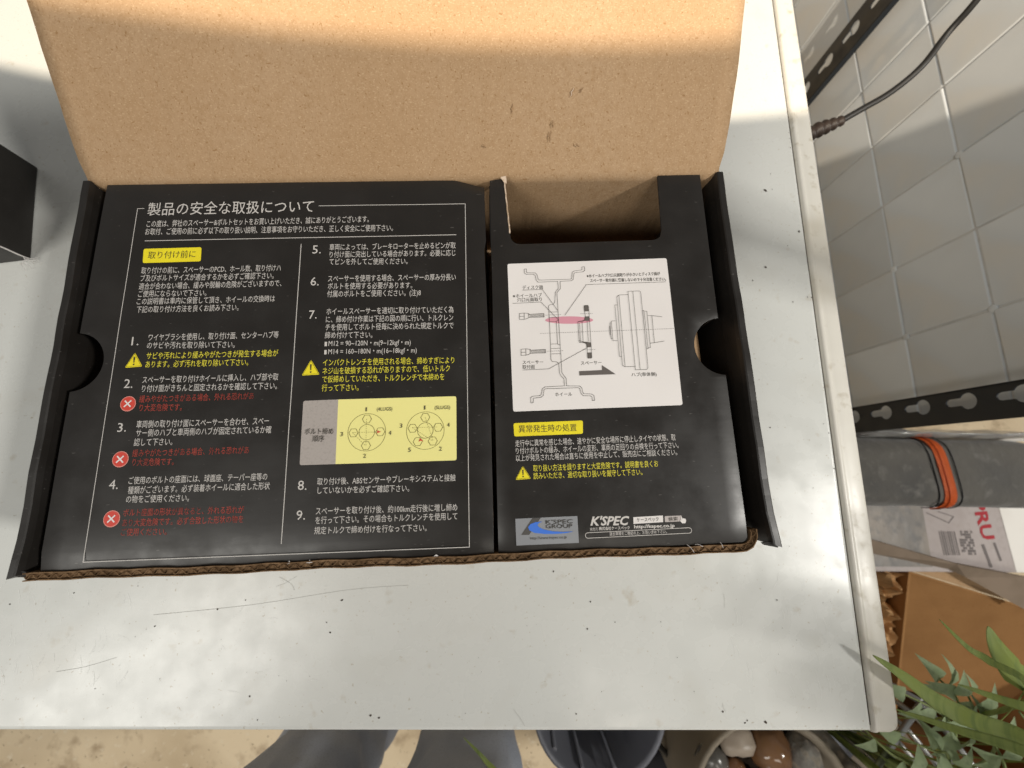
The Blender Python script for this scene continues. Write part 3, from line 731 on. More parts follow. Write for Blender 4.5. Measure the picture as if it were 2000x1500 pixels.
def strip(bm, pts, wid, zf, closed=False):
    """Printed line of width wid along 2-D points."""
    n = len(pts)
    P = [Vector((p[0], p[1])) for p in pts]
    if (P[0] - P[-1]).length < 1e-6:
        P = P[:-1]
        closed = True
    Q = []
    for i in range(len(P)):
        Q.append(P[i])
        if i < len(P) - 1 or closed:
            e = P[(i + 1) % len(P)] - P[i]
            m = int(e.length / 0.006)
            Q += [P[i] + e * k / (m + 1) for k in range(1, m + 1)]
    P = Q
    n = len(P)
    L, R = [], []
    for i in range(n):
        a = P[i - 1] if (i > 0 or closed) else P[i]
        b = P[(i + 1) % n] if (i < n - 1 or closed) else P[i]
        d1 = (P[i] - a)
        d2 = (b - P[i])
        d1 = d1.normalized() if d1.length > 1e-9 else d2.normalized()
        d2 = d2.normalized() if d2.length > 1e-9 else d1
        t = (d1 + d2)
        t = t.normalized() if t.length > 1e-6 else d1
        nn = Vector((-t.y, t.x))
        k = max(0.5, nn.dot(Vector((-d1.y, d1.x))))
        o = nn * (wid / 2 / k)
        for lst, s in ((L, 1), (R, -1)):
            q = P[i] + o * s
            lst.append(bm.verts.new((q.x, q.y, zf(q.x, q.y))))
    for i in range(n if closed else n - 1):
        j = (i + 1) % n
        bm.faces.new((R[i], R[j], L[j], L[i]))


def fill(bm, pts, zf):
    vs = [bm.verts.new((p[0], p[1], zf(p[0], p[1]))) for p in pts]
    f = bm.faces.new(vs)
    f.normal_update()
    if f.normal.z < 0:
        f.normal_flip()
    us = [p[0] for p in pts]
    ws = [p[1] for p in pts]
    if max(us) - min(us) > 0.008 or max(ws) - min(ws) > 0.008:
        geom = [f] + list(f.edges) + list(f.verts)
        for ax, lo, hi in ((0, min(us), max(us)), (1, min(ws), max(ws))):
            n = int((hi - lo) / 0.005)
            for k in range(1, n):
                co, no = [0, 0, 0], [0, 0, 0]
                co[ax] = lo + (hi - lo) * k / n
                no[ax] = 1
                r = bmesh.ops.bisect_plane(bm, geom=geom, plane_co=co, plane_no=no)
                geom = r['geom']
        for v in {v for g_ in geom if isinstance(g_, bmesh.types.BMVert) for v in (g_,)}:
            v.co.z = zf(v.co.x, v.co.y)
    else:
        bmesh.ops.triangulate(bm, faces=[f])


def rounded(quad, r, n=5):
    out = []
    Q = [Vector(p) for p in quad]
    for i in range(len(Q)):
        a, b, c = Q[i - 1], Q[i], Q[(i + 1) % len(Q)]
        d1 = (a - b).normalized()
        d2 = (c - b).normalized()
        for k in range(n + 1):
            t = k / n
            out.append(tuple(b + d1 * r * (1 - t) ** 2 + d2 * r * t ** 2))
    return out


def circle(c, r, n=40, a0=0.0):
    return [(c[0] + r * cos(a0 + 2 * pi * k / n), c[1] + r * sin(a0 + 2 * pi * k / n)) for k in range(n)]


# ------------------------------------------------------------------ lettering
_ref = {}


def glyphs(s, shear=0.0, bold=0.0):
    cu = bpy.data.curves.new('t', 'FONT')
    cu.body = s
    cu.size = 1.0
    cu.shear = shear
    cu.offset = bold
    cu.resolution_u = 2
    o = bpy.data.objects.new('t', cu)
    C.objects.link(o)
    bpy.context.view_layer.update()
    me = bpy.data.meshes.new_from_object(o.evaluated_get(bpy.context.evaluated_depsgraph_get()))
    bpy.data.objects.remove(o)
    bpy.data.curves.remove(cu)
    vs = [tuple(v.co) for v in me.vertices]
    fs = [tuple(p.vertices) for p in me.polygons]
    bpy.data.meshes.remove(me)
    return vs, fs


def refbox(c):
    if c not in _ref:
        vs, _ = glyphs(c)
        _ref[c] = (min(v[1] for v in vs), max(v[1] for v in vs))
    return _ref[c]


def letter(bm, s, a, b, h, zf, ref='国', shear=0.0, bold=0.0):
    vs, fs = glyphs(s, shear, bold)
    x0 = min(v[0] for v in vs)
    x1 = max(v[0] for v in vs)
    y0, y1 = refbox(ref if any(ord(ch) > 0x2000 for ch in s) or ref == 'H' else 'H')
    A, B = Vector(a), Vector(b)
    ux = (B - A) / (x1 - x0)
    t = (B - A).normalized()
    uy = Vector((-t.y, t.x)) * (h / (y1 - y0))
    yc = (y0 + y1) / 2
    nv = []
    for v in vs:
        p = A + ux * (v[0] - x0) + uy * (v[1] - yc)
        nv.append(bm.verts.new((p.x, p.y, zf(p.x, p.y))))
    for f in fs:
        try:
            bm.faces.new([nv[i] for i in f])
        except ValueError:
            pass


# ================================================================== THE SETTING
bm = BM()
ngon(bm, [(-4, -4), (4, -4), (4, 4), (-4, 4)], FLOOR)
tag(put('floor', bm, 'floor'), kind='structure')

# tiled wall beside the table: backing with joints, each tile a piece of its own
WX = 0.545
bm = BM()
box(bm, WX - 0.0022, WX + 0.07, 0.068, 1.14, FLOOR, 0.073)
wall = tag(put('wall', bm, 'grout'), kind='structure')
ORG[wall.name] = Vector((0, 0, 0))
bm = BM()
PY, PZ = 0.0978, 0.1010
box(bm, -0.004, 0.004, -PY / 2 + 0.0009, PY / 2 - 0.0009, -PZ / 2 + 0.0009, PZ / 2 - 0.0009)
tile0 = None
for j in range(5):
    for i in range(10):
        y = 0.1785 + PY * (i - 0.5)
        z = -0.2286 + PZ * (j - 2 + 0.5)
        if tile0 is None:
            tile0 = put('tile', bm, 'tile', bevel=0.0016)
            t = tile0
        else:
            t = tile0.copy()
            C.objects.link(t)
        t.parent = wall
        t.location = (WX + random.uniform(-0.0004, 0.0006), y, z)
        t.rotation_euler = (0, random.uniform(-0.012, 0.012), random.uniform(-0.012, 0.012))
        t.scale = (1, 1.125, 1) if i == 0 else (1, 1, 1)
        if i == 0:
            t.location.y = y - 0.0061
# dabs of white grout where joints cross
for (y, z) in ((0.2763, -0.2286), (0.1785, -0.2286), (0.1785, -0.1276), (0.3741, -0.1276)):
    bm = BM()
    bmesh.ops.create_uvsphere(bm, u_segments=10, v_segments=6, radius=0.005)
    for v in bm.verts:
        v.co = Vector((v.co.x * 0.22, v.co.y, v.co.z)) * (1 + 0.3 * noise.noise(v.co * 400 + Vector((y * 90, z * 90, 0)))) + Vector((WX - 0.0035, y, z))
    put('grout_dab', bm, 'tile', wall, smooth=True)

# ================================================================== TABLE
XR, YF = 0.2567, -0.1625
table = thing('table', 'white painted metal table with a ribbed edge trim on its right side', 'table', (-0.35, 0.24, FLOOR))


def rounded_slab(x0, x1, y0, y1, z0, z1, r, n=5):
    bm_ = BM()
    box(bm_, x0, x1, y0, y1, z0, z1)
    es = [e for e in bm_.edges if min(e.verts[0].co.z, e.verts[1].co.z) > z1 - 1e-6]
    bmesh.ops.bevel(bm_, geom=es, offset=r, segments=n, affect='EDGES', profile=0.5)
    for f in bm_.faces:
        f.smooth = f.calc_area() < 0.02
    return bm_


put('tabletop', rounded_slab(-1.15, 0.23815, YF, 0.62, -0.030, 0.0, 0.0030), 'table', table)
# trim: profile swept along the right edge, with a rounded front corner
prof = [(0.2389, -0.0035), (0.2390, -0.0006), (0.2396, 0.0004), (0.2408, 0.0009), (0.2422, 0.0008), (0.2432, 0.0002), (0.2440, 0.0001), (0.2456, 0.0002),
        (0.2540, 0.0002), (0.2556, -0.0004), (0.2565, -0.0018), (0.2567, -0.0040), (0.2567, -0.0310), (0.2389, -0.0310)]
bm = BM()
rings = []
ys = [YF - 0.0016, YF - 0.0010, YF + 0.0008, YF + 0.0035, YF + 0.008] + [YF + 0.03 * k for k in range(1, 27)]
for q, y in enumerate(ys):
    ring = []
    sq = [0.0075, 0.0042, 0.0018, 0.0006, 0.0][q] if q < 5 else 0.0
    dz = [0.0042, 0.0022, 0.0009, 0.0002, 0.0][q] if q < 5 else 0.0
    for (x, z) in prof:
        xx = x - sq * max(0.0, (x - 0.246)) / 0.0107
        ring.append(bm.verts.new((xx, y, (z - dz) if z > -0.02 else z)))
    rings.append(ring)
for a, b in zip(rings, rings[1:]):
    for k in range(len(prof)):
        f = bm.faces.new((a[k], a[(k + 1) % len(prof)], b[(k + 1) % len(prof)], b[k]))
        f.smooth = True
bm.faces.new(rings[0][::-1])
bm.faces.new(rings[-1])
bmesh.ops.recalc_face_normals(bm, faces=bm.faces)
put('edge_trim', bm, 'table_trim', table)
bm = BM()
box(bm, 0.23825, 0.2388, YF + 0.003, 0.61, -0.020, -0.0020)
put('dirty_groove', bm, 'dirt', table)
bm = BM()
box(bm, -1.10, 0.225, YF + 0.012, YF + 0.030, -0.085, -0.0305)
put('apron', bm, 'table', table, bevel=0.001)
for (x, y) in ((0.20, -0.13), (-1.11, -0.13), (0.20, 0.58), (-1.11, 0.58)):
    bm = BM()
    box(bm, x, x + 0.035, y, y + 0.035, FLOOR, -0.0305)
    put('leg', bm, 'steel_leg', table, bevel=0.002)

# crumbs and paint chips that lie on the table
SPECKS = [(0.2158, 0.2377, 1), (0.2099, 0.2224, 2.6), (0.2155, 0.2235, .8), (0.2224, 0.1737, .8), (0.2330, 0.1864, 1.6), (0.1915, 0.1434, 1.2), (0.2028, 0.1548, 1.6),
          (0.2209, 0.1264, 1.4), (0.2330, 0.1309, 1), (0.1928, 0.0297, 1), (0.2323, 0.0330, .8), (0.0356, -0.0687, 1), (0.0599, -0.0872, 1), (0.0575, -0.1035, 1), (0.0758, -0.0995, .8),
          (0.1849, -0.0854, 1), (0.1564, -0.1572, 1.2), (0.1698, -0.1570, 2), (0.1580, -0.1560, 1), (0.1429, -0.1511, 1), (0.0493, -0.1524, 1), (0.0659, -0.1398, .7),
          (-0.1481, -0.1560, .8), (-0.1647, -0.0877, 1), (-0.2744, -0.0842, 1), (-0.1818, -0.0934, 1), (-0.2197, -0.1035, 1), (-0.1027, -0.0873, 1.6), (-0.1546, -0.1431, 1),
          (-0.3130, -0.0912, 1), (-0.1113, -0.1008, 1), (-0.1085, -0.1065, 1), (-0.0737, -0.1548, 1.4), (-0.0790, -0.1535, 1.2)]
for _ in range(60):
    SPECKS.append((random.uniform(-0.32, 0.232), random.uniform(-0.155, -0.05), random.uniform(0.25, 0.55)))
for _ in range(25):
    SPECKS.append((random.uniform(0.165, 0.232), random.uniform(-0.05, 0.40), random.uniform(0.25, 0.6)))
for _ in range(26):
    SPECKS.append((0.2374 - abs(random.gauss(0, 0.0016)), random.uniform(0.0, 0.40), random.uniform(0.3, 0.9)))
bm = BM()
for (x, y, s) in SPECKS:
    n = 6
    a0 = random.uniform(0, 6.28)
    el = random.uniform(0.4, 1.0)
    r0 = 0.00062 * s
    top = []
    for k in range(n):
        a = 2 * pi * k / n
        rr = r0 * random.uniform(0.7, 1.2)
        dx, dy = rr * cos(a), rr * el * sin(a)
        top.append(bm.verts.new((x + dx * cos(a0) - dy * sin(a0), y + dx * sin(a0) + dy * cos(a0), 0.00022)))
    bm.faces.new(top)
tag(put('dust_specks', bm, 'dirt'), 'tiny dark crumbs and chips scattered over the white tabletop', 'dirt', kind='stuff')
bm = BM()
for pts in ([(0.1492, -0.0818), (0.1496, -0.085), (0.149, -0.0905)], [(-0.2756, -0.1298), (-0.258, -0.1268), (-0.2402, -0.1216)], [(-0.2218, -0.0969), (-0.16, -0.0905), (-0.0993, -0.0811), (-0.06, -0.078)],
            [(0.0097, -0.1499), (0.014, -0.1545), (0.0172, -0.1592)], [(-0.146, -0.0793), (-0.14, -0.077), (-0.1334, -0.0729)], [(-0.145, -0.0735), (-0.137, -0.0775), (-0.134, -0.0815)],
            [(0.143, -0.146), (0.1435, -0.149), (0.1447, -0.151)], [(-0.30, -0.075), (-0.285, -0.069), (-0.27, -0.066)]):
    strip(bm, [tuple(p[:2]) for p in spline([(a, b, 0) for a, b in pts], 4)], 0.00019, lambda x, y: 0.0002)
tag(put('scratches', bm, 'scratch'), 'thin grey hairline scratches in the white table paint', 'scratch', kind='stuff')
bm = BM()
for (x0, x1, y0, y1, n, a0, a1) in ((-0.335, -0.235, -0.140, -0.082, 70, 0.7, 1.9), (0.150, 0.228, -0.150, -0.095, 34, 1.4, 1.75), (-0.30, 0.22, -0.150, -0.065, 30, 0.0, 3.1)):
    for _ in range(n):
        x, y = random.uniform(x0, x1), random.uniform(y0, y1)
        a = random.uniform(a0, a1)
        ln = random.uniform(0.002, 0.011)
        strip(bm, [(x, y), (x + 0.5 * ln * cos(a), y + 0.5 * ln * sin(a)), (x + ln * cos(a + 0.15), y + ln * sin(a + 0.15))], random.uniform(0.00008, 0.00022), lambda x, y: 0.00016)
tag(put('rub_marks', bm, 'rub'), 'clusters of short pale rub marks on the white table paint', 'scratch', kind='stuff')

# ================================================================== THE OPEN BOX
UL, UR, VB, VF = -0.2290, 0.1340, 0.1645, -0.0449     # outer left, outer right, back, front
bx = thing('product_box', 'open black mailer box with kraft brown lid lining, lid folded back', 'box', (-0.0475, 0.06, 0.0), BOX_YAW)

bm = BM()
box(bm, UL + 0.001, UR - 0.001, VF + 0.001, VB, 0.0006, 0.0032)
put('bottom', bm, 'kraft', bx)
bm = BM()
box(bm, UL + 0.002, UR - 0.002, VB, VB + 0.0030, 0.0006, ZT - 0.001)
put('back_wall', bm, 'kraft', bx)


def side_wall(uo, ui, sgn, name='side_wall'):
    """Double wall with a rounded fold on top, a little wavy along its length, with a loose front end."""
    b_ = BM()
    rings_ = []
    n = 26
    for q in range(n + 1):
        v = VF + 0.0022 + (VB - 0.001 - VF - 0.0022) * q / n
        wob = 0.00025 * sin(q * 0.45 + sgn) + 0.0001 * sin(q * 1.9)
        wd = abs(ui - uo)
        front = max(0.0, 1 - q / 2.0)
        ring = []
        pr = [(0.0, 0.0006), (0.0, ZT - 0.0012), (0.05, ZT - 0.0004), (0.12, ZT), (0.48, ZT + 0.0001), (0.56, ZT - 0.0004), (0.66, ZT - 0.0030), (0.84, ZT - 0.0120), (0.92, ZT - 0.030), (1.0, 0.0006)]
        for (t, z) in pr:
            u = uo + sgn * (t * wd + wob * 0.6 * (1 if z > 0.05 else 0) - 0.0016 * front * (z > 0.05))
            ring.append(b_.verts.new((u, v - 0.0012 * front * (0.45 - t) * 2, z + 0.0002 * sin(q * 1.3) * (z > 0.07))))
        rings_.append(ring)
    for a_, c_ in zip(rings_, rings_[1:]):
        for k in range(len(a_) - 1):
            f = b_.faces.new((a_[k], a_[k + 1], c_[k + 1], c_[k]))
            f.smooth = False
    b_.faces.new(rings_[0])
    b_.faces.new(rings_[-1])
    bmesh.ops.recalc_face_normals(b_, faces=b_.faces)
    return put(name, b_, 'black', bx)


side_wall(UL, UL + 0.0078, 1)
side_wall(UR, UR - 0.0078, -1)
# torn, folded tabs at the two front corners
bm = BM()
for pts in ([(UR - 0.0075, VF + 0.0035, ZT - 0.002), (UR + 0.0002, VF + 0.004, ZT - 0.001), (UR + 0.0012, VF + 0.0005, ZT - 0.0035), (UR - 0.0040, VF + 0.0015, ZT - 0.006)],):
    ngon(bm, pts, 0)
r = bmesh.ops.extrude_face_region(bm, geom=bm.faces[:])
bmesh.ops.translate(bm, verts=[g for g in r['geom'] if isinstance(g, bmesh.types.BMVert)], vec=(0, 0, -0.0012))
bmesh.ops.recalc_face_normals(bm, faces=bm.faces)
put('corner_tab', bm, 'black_worn', bx)
bm = BM()
ngon(bm, [(UL + 0.0075, VF + 0.0035, ZT - 0.002), (UL - 0.0012, VF + 0.006, ZT - 0.001), (UL - 0.0018, VF + 0.0016, ZT - 0.003), (UL + 0.0050, VF + 0.0010, ZT - 0.005)], 0)
r = bmesh.ops.extrude_face_region(bm, geom=bm.faces[:])
bmesh.ops.translate(bm, verts=[g for g in r['geom'] if isinstance(g, bmesh.types.BMVert)], vec=(0, 0, -0.0012))
bmesh.ops.recalc_face_normals(bm, faces=bm.faces)
put('corner_tab', bm, 'black_worn', bx)

# front wall of corrugated board with its raw cut edge on top
path = [(-0.2232 + 0.3390 * k / 90, VF + 0.0017 + 0.0003 * sin(k * 0.21) + 0.0002 * sin(k * 0.9)) for k in range(91)]
cx, cy = path[-1][0], path[-1][1] + 0.0068
for k in range(1, 9):
    a = -pi / 2 + k * pi / 2 / 8 * 1.15
    path.append((cx + 0.0068 * cos(a), cy + 0.0068 * sin(a)))


def ribbon(bm_, pth, o0, o1, z0, z1, jit=0.0):
    """Upright board between two offsets from a path."""
    P = [Vector(p) for p in pth]
    rows = []
    for i, p in enumerate(P):
        t = (P[min(i + 1, len(P) - 1)] - P[max(i - 1, 0)]).normalized()
        nn = Vector((t.y, -t.x))
        a = p + nn * o0
        b = p + nn * o1
        zz = z1 + random.uniform(-jit, jit)
        rows.append([bm_.verts.new((a.x, a.y, z0)), bm_.verts.new((a.x, a.y, zz)), bm_.verts.new((b.x, b.y, zz)), bm_.verts.new((b.x, b.y, z0))])
    for a, b in zip(rows, rows[1:]):
        for k in range(4):
            bm_.faces.new((a[k], a[(k + 1) % 4], b[(k + 1) % 4], b[k]))
    bm_.faces.new(rows[0][::-1])
    bm_.faces.new(rows[-1])
    bmesh.ops.recalc_face_normals(bm_, faces=bm_.faces)


bm = BM()
ribbon(bm, path, -0.0014, 0.0013, 0.0006, ZT - 0.0022)
fw = put('front_wall', bm, 'kraft_edge', bx)
bm = BM()
ribbon(bm, path, -0.0019, -0.00142, 0.0008, ZT - 0.0004, 0.00025)
put('inner_liner', bm, 'kraft_edge', fw)
bm = BM()
ribbon(bm, path, 0.00132, 0.0018, 0.0008, ZT - 0.0006, 0.0003)
put('outer_liner', bm, 'kraft_edge', fw)
fine = [Vector((a[0] + (b[0] - a[0]) * t / 6, a[1] + (b[1] - a[1]) * t / 6)) for a, b in zip(path, path[1:]) for t in range(6)]
dist = 0.0
wave = []
for i, p in enumerate(fine):
    if i:
        dist += (p - fine[i - 1]).length
    t = (fine[min(i + 1, len(fine) - 1)] - fine[max(i - 1, 0)]).normalized()
    nn = Vector((t.y, -t.x))
    wave.append(tuple(p + nn * 0.00095 * sin(2 * pi * dist / 0.0052 + 0.8 * sin(dist * 90))))
bm = BM()
ribbon(bm, wave, -0.00012, 0.00012, ZT - 0.006, ZT - 0.0012, 0.0003)
put('flute', bm, 'kraft_edge', fw)

# lid: kraft lining, swept through the hinge and leaning back
la = radians(28.9)
RH = 0.0075
prof = [(VB - 0.0024, 0.0036), (VB - 0.0024, ZT - 0.030)]
prof += [(VB - 0.0024 + RH * (1 - cos(t)), ZT - 0.0056 + RH * sin(t)) for t in [(pi / 2 - la) * k / 9 for k in range(10)]]
NH = len(prof) - 1
LIDL = 0.205
for k in range(1, 29):
    s = LIDL * k / 28
    sag = 0.0016 * sin(pi * min(1, s / LIDL))
    prof.append((prof[NH][0] + s * cos(la) - sag * sin(la), prof[NH][1] + s * sin(la) + sag * cos(la)))
bm = BM()
NU = 46
grid = []
for i, (v, z) in enumerate(prof):
    s = max(0, i - NH) * LIDL / 28
    inset = 0.0012 if i >= NH + 2 else (0.0016 if i == NH + 1 else 0.0030)
    row = []
    for k in range(NU + 1):
        t = k / NU
        u = UL - 0.0002 + inset + (UR - UL - 2 * inset + 0.0006) * t
        if t == 1 and i > NH:
            u += 0.0013 * sin(pi * min(1, s / 0.10)) + random.uniform(-0.0003, 0.0003)
        if t == 0 and i > NH:
            u += random.uniform(-0.0002, 0.0002)
        wv = 0.0007 * noise.noise(Vector((u * 22, s * 18, 3.1))) + 0.0004 * sin(t * 5)
        wv *= min(1.0, s / 0.02)
        row.append(Vector((u, v - wv * sin(la), z + wv * cos(la))))
    grid.append(row)
va = [[bm.verts.new(p) for p in r_] for r_ in grid]
nrm = []
for i in range(len(prof)):
    a = Vector(prof[max(i - 1, 0)])
    b = Vector(prof[min(i + 1, len(prof) - 1)])
    t = (b - a).normalized()
    nrm.append(Vector((0, t.y, -t.x)))
vb = [[bm.verts.new(grid[i][k] + nrm[i] * 0.0028) for k in range(NU + 1)] for i in range(len(prof))]
for i in range(len(prof) - 1):
    for k in range(NU):
        f = bm.faces.new((va[i][k], va[i][k + 1], va[i + 1][k + 1], va[i + 1][k]))
        f.smooth = True
        f = bm.faces.new((vb[i][k], vb[i + 1][k], vb[i + 1][k + 1], vb[i][k + 1]))
        f.smooth = True
        f.material_index = 1
    for k in (0, NU):
        f = bm.faces.new((va[i][k], va[i + 1][k], vb[i + 1][k], vb[i][k]))
        f.material_index = 2
for i in (0, len(prof) - 1):
    for k in range(NU):
        f = bm.faces.new((va[i][k], va[i][k + 1], vb[i][k + 1], vb[i][k]))
        f.material_index = 2
bmesh.ops.recalc_face_normals(bm, faces=bm.faces)
lid = put('lid', bm, ('kraft', 'black', 'kraft_edge'), bx)


def lid_point(u, s, lift=0.0):
    return Vector((u, prof[NH][0] + s * cos(la) - (0.0008 + lift) * sin(la), prof[NH][1] + s * sin(la) + (0.0008 + lift) * cos(la)))


# small tears and dents in the lining
for (u, s, ln, an, pale) in ((0.011, 0.0300, 0.005, 1.4, 0), (0.032, 0.0165, 0.0060, 1.5, 0), (0.044, 0.0375, 0.0050, 1.2, 1), (0.049, 0.0385, 0.0035, 0.9, 0), (0.0335, 0.0225, 0.004, 1.55, 0), (-0.005, 0.012, 0.003, 2.3, 0), (0.0475, 0.012, 0.003, 2.3, 0)):
    bm = BM()
    pts = [lid_point(u + ln * (t - 0.5) * cos(an) + 0.0004 * sin(t * 9), s + ln * (t - 0.5) * sin(an), 0.0004) for t in (0, .25, .5, .75, 1)]
    tube(bm, pts, [0.00006, 0.00022, 0.0003, 0.0002, 0.00005], 6)
    put('tear', bm, 'kraft_torn' if pale else 'kraft_dent', lid)

# ================================================================== INSERT BOXES WITH PRINT
G0, G1 = -0.0051, -0.0029          # edges of the gap between the two inserts
IL, IR, IF, IB = -0.2164, 0.1192, -0.0413, 0.1610


def zl(u, v):
    z = ZT - 0.0006 + 0.00020 * noise.noise(Vector((u * 30, v * 30, 1.0)))
    d = max(0.0, (u - (G0 - 0.020)) / 0.020) * max(0.0, (v - (IB - 0.012)) / 0.012)
    z -= 0.0030 * d
    e = max(0.0, 1 - (v - IF) / 0.0035)
    z -= 0.0011 * e * e
    return z


def zr(u, v):
    z = ZT - 0.0006 + 0.00020 * noise.noise(Vector((u * 30, v * 30, 7.0)))
    e = max(0.0, 1 - (v - IF) / 0.0035)
    z -= 0.0011 * e * e
    e = max(0.0, 1 - (u - G1) / 0.0022)
    z -= 0.0008 * e * e
    return z


INK = 0.00012


def il(u, v):
    return zl(u, v) + INK


def ir(u, v):
    return zr(u, v) + INK


def arc(c, r, a0, a1, n=18):
    return [(c[0] + r * cos(a0 + (a1 - a0) * k / n), c[1] + r * sin(a0 + (a1 - a0) * k / n)) for k in range(n + 1)]


left = thing('insert_box', 'large black inner carton printed with Japanese safety instructions, left half of open box', 'carton', (-0.11, 0.06, 0.0033), BOX_YAW, 'inner cartons in the open box')
right = thing('insert_box', 'narrower black inner carton with a white diagram label, right half of open box', 'carton', (0.058, 0.06, 0.0033), BOX_YAW, 'inner cartons in the open box')
outline = [(IL, IF), (G0, IF - 0.0004), (G0 + 0.0002, 0.05), (G0 - 0.0012, 0.118), (G0 - 0.0002, 0.123), (G0 - 0.0004, IB - 0.0035), (G0 - 0.016, IB), (IL + 0.001, IB + 0.0002)] + \
    [(u, v) for u, v in arc((-0.2176, 0.0594), 0.0155, 1.49, -1.49)]
put('top_panel', sheet(outline, 0.009, zl, 0.0014, 0, 1, 2), ('black', 'black_worn', 'kraft'), left, bevel=0.0003)
nz0, nz1, nv = 0.0082, 0.0936, 0.1210
outline = [(G1, IF - 0.0004), (IR, IF + 0.0006)] + [(u, v) for u, v in arc((0.1202, 0.0587), 0.0158, -pi / 2 - 0.06, -3 * pi / 2 + 0.06)] + [(IR + 0.0008, IB + 0.0012)]
outline += [(nz1 + 0.0016, IB + 0.0012), (nz1 + 0.0004, nv + 0.006)]
outline += [(nz1 - 0.005 + 0.0052 * cos(a), nv + 0.0058 - 0.0052 * sin(a)) for a in [k * pi / 16 for k in range(1, 8)]]
outline += [(nz1 - 0.0056, nv + 0.0004), (nz0 + 0.0060, nv - 0.0006)]
outline += [(nz0 + 0.0052 - 0.0050 * sin(a), nv + 0.0045 - 0.0050 * cos(a)) for a in [k * pi / 16 for k in range(1, 8)]]
outline += [(nz0 + 0.0001, nv + 0.006), (nz0 - 0.0022, IB + 0.0008), (G1 + 0.0006, IB - 0.0003)]
put('top_panel', sheet(outline, 0.009, zr, 0.0014, 0, 1, 2), ('black', 'black_worn', 'kraft'), right, bevel=0.0003)


def skirt(parent, a, b, m='black', top=None, jig=0.0004):
    """Side panel of an insert, folded down from the top."""
    bm_ = BM()
    A, B = Vector(a), Vector(b)
    d = (B - A).normalized()
    nn = Vector((d.y, -d.x))
    rows = []
    n = 14
    for k in range(n + 1):
        p = A + (B - A) * k / n + nn * jig * sin(k * 1.1)
        rows.append([bm_.verts.new((p.x + nn.x * o, p.y + nn.y * o, z)) for o, z in ((0, 0.0036), (0, ZT - 0.0034), (-0.0013, ZT - 0.0034), (-0.0013, 0.0036))])
    for p, q in zip(rows, rows[1:]):
        for k in range(4):
            bm_.faces.new((p[k], p[(k + 1) % 4], q[(k + 1) % 4], q[k]))
    bm_.faces.new(rows[0][::-1])
    bm_.faces.new(rows[-1])
    bmesh.ops.recalc_face_normals(bm_, faces=bm_.faces)
    return put('side_panel', bm_, m, parent)


skirt(left, (IL + 0.001, IF + 0.0004), (G0 - 0.0002, IF + 0.0002))
skirt(left, (G0 - 0.0002, IF + 0.0018), (G0 - 0.0014, IB - 0.003), 'kraft')
skirt(left, (IL + 0.0004, 0.0435), (IL + 0.0004, IF + 0.0018))
skirt(left, (IL + 0.0004, IB - 0.002), (IL + 0.0004, 0.0752))
skirt(right, (G1 + 0.0004, IF + 0.0002), (IR - 0.0006, IF + 0.0010))
skirt(right, (G1 + 0.0002, IB - 0.002), (G1 + 0.0002, IF + 0.0018))
skirt(right, (IR - 0.0004, IF + 0.0024), (IR - 0.0004, 0.0425))
skirt(right, (IR - 0.0004, 0.0752), (IR, IB - 0.001))
# inner partition of kraft seen through the thumb hole
bm = BM()
for q in ((0.0980, 0.1150, ZT - 0.0080, ZT - 0.0180),):
    vs = [bm.verts.new((u, v, z)) for v in (0.030, 0.088) for u, z in ((q[0], q[2]), (q[0], q[2] + 0.0012), (q[1], q[3] + 0.0012), (q[1], q[3]))]
    for f in ((0, 1, 2, 3), (7, 6, 5, 4), (0, 4, 5, 1), (1, 5, 6, 2), (2, 6, 7, 3), (3, 7, 4, 0)):
        bm.faces.new([vs[k] for k in f])
    bmesh.ops.recalc_face_normals(bm, faces=bm.faces)
put('inner_flap', bm, 'kraft', right)
# ragged corner where the notch was cut
bm = BM()
fill(bm, [(nz0 - 0.0046, IB + 0.0006), (nz0 - 0.0010, IB + 0.0012), (nz0 - 0.0008, IB - 0.0030), (nz0 - 0.0024, IB - 0.0022)], lambda u, v: ZT + 0.0006 + (v - IB) * 0.3)
put('torn_corner', bm, 'kraft_torn', right)
bm = BM()
tube(bm, [(nz0 - 0.0022 + 0.0022 * t + 0.0001 * sin(t * 30), IB - (IB - nv - 0.006) * t, ZT - 0.0004) for t in [k / 14 for k in range(15)]], 0.00042, 6)
put('cut_edge', bm, 'kraft_torn', right)
# white nicks on the worn front edges
for (u, ln, pr) in ((-0.0330, 0.0070, left), (-0.0925, 0.0030, left), (-0.1020, 0.0022, left)):
    bm = BM()
    zf_ = lambda x, y: ZT - 0.0012 + INK
    fill(bm, [(u - ln / 2, IF - 0.0006), (u - ln * 0.1, IF + 0.0002), (u + ln * 0.05, IF + 0.0008), (u + ln * 0.2, IF + 0.0001), (u + ln / 2, IF - 0.0005), (u, IF - 0.0007)], zf_)
    put('nick', bm, 'label', pr)
for (u, v, a, ln) in ((0.0885, IF + 0.0008, 0.9, 0.005), (0.0925, IF + 0.0005, 0.3, 0.004), (0.1050, IF + 0.0012, 1.2, 0.003)):
    bm = BM()
    tube(bm, [(u + ln * t * cos(a), v - ln * t * sin(a) + 0.0006 * sin(3 * t), ZT - 0.0008 + 0.0006 * sin(2.2 * t)) for t in (0, .25, .5, .75, 1)], 0.00010, 5)
    put('loose_fibre', bm, 'label', right)

# ---- lettering, one part for each run of lines
runs = {}
order = []
prev = None
for e in TEXT:
    key = (e[0], e[1], e[2])
    if key != prev or e[1] in ('diagram_text', 'chart_text', 'maker_text', 'search_text', 'sticker_text'):
        order.append([])
        prev = key
    order[-1].append(e)

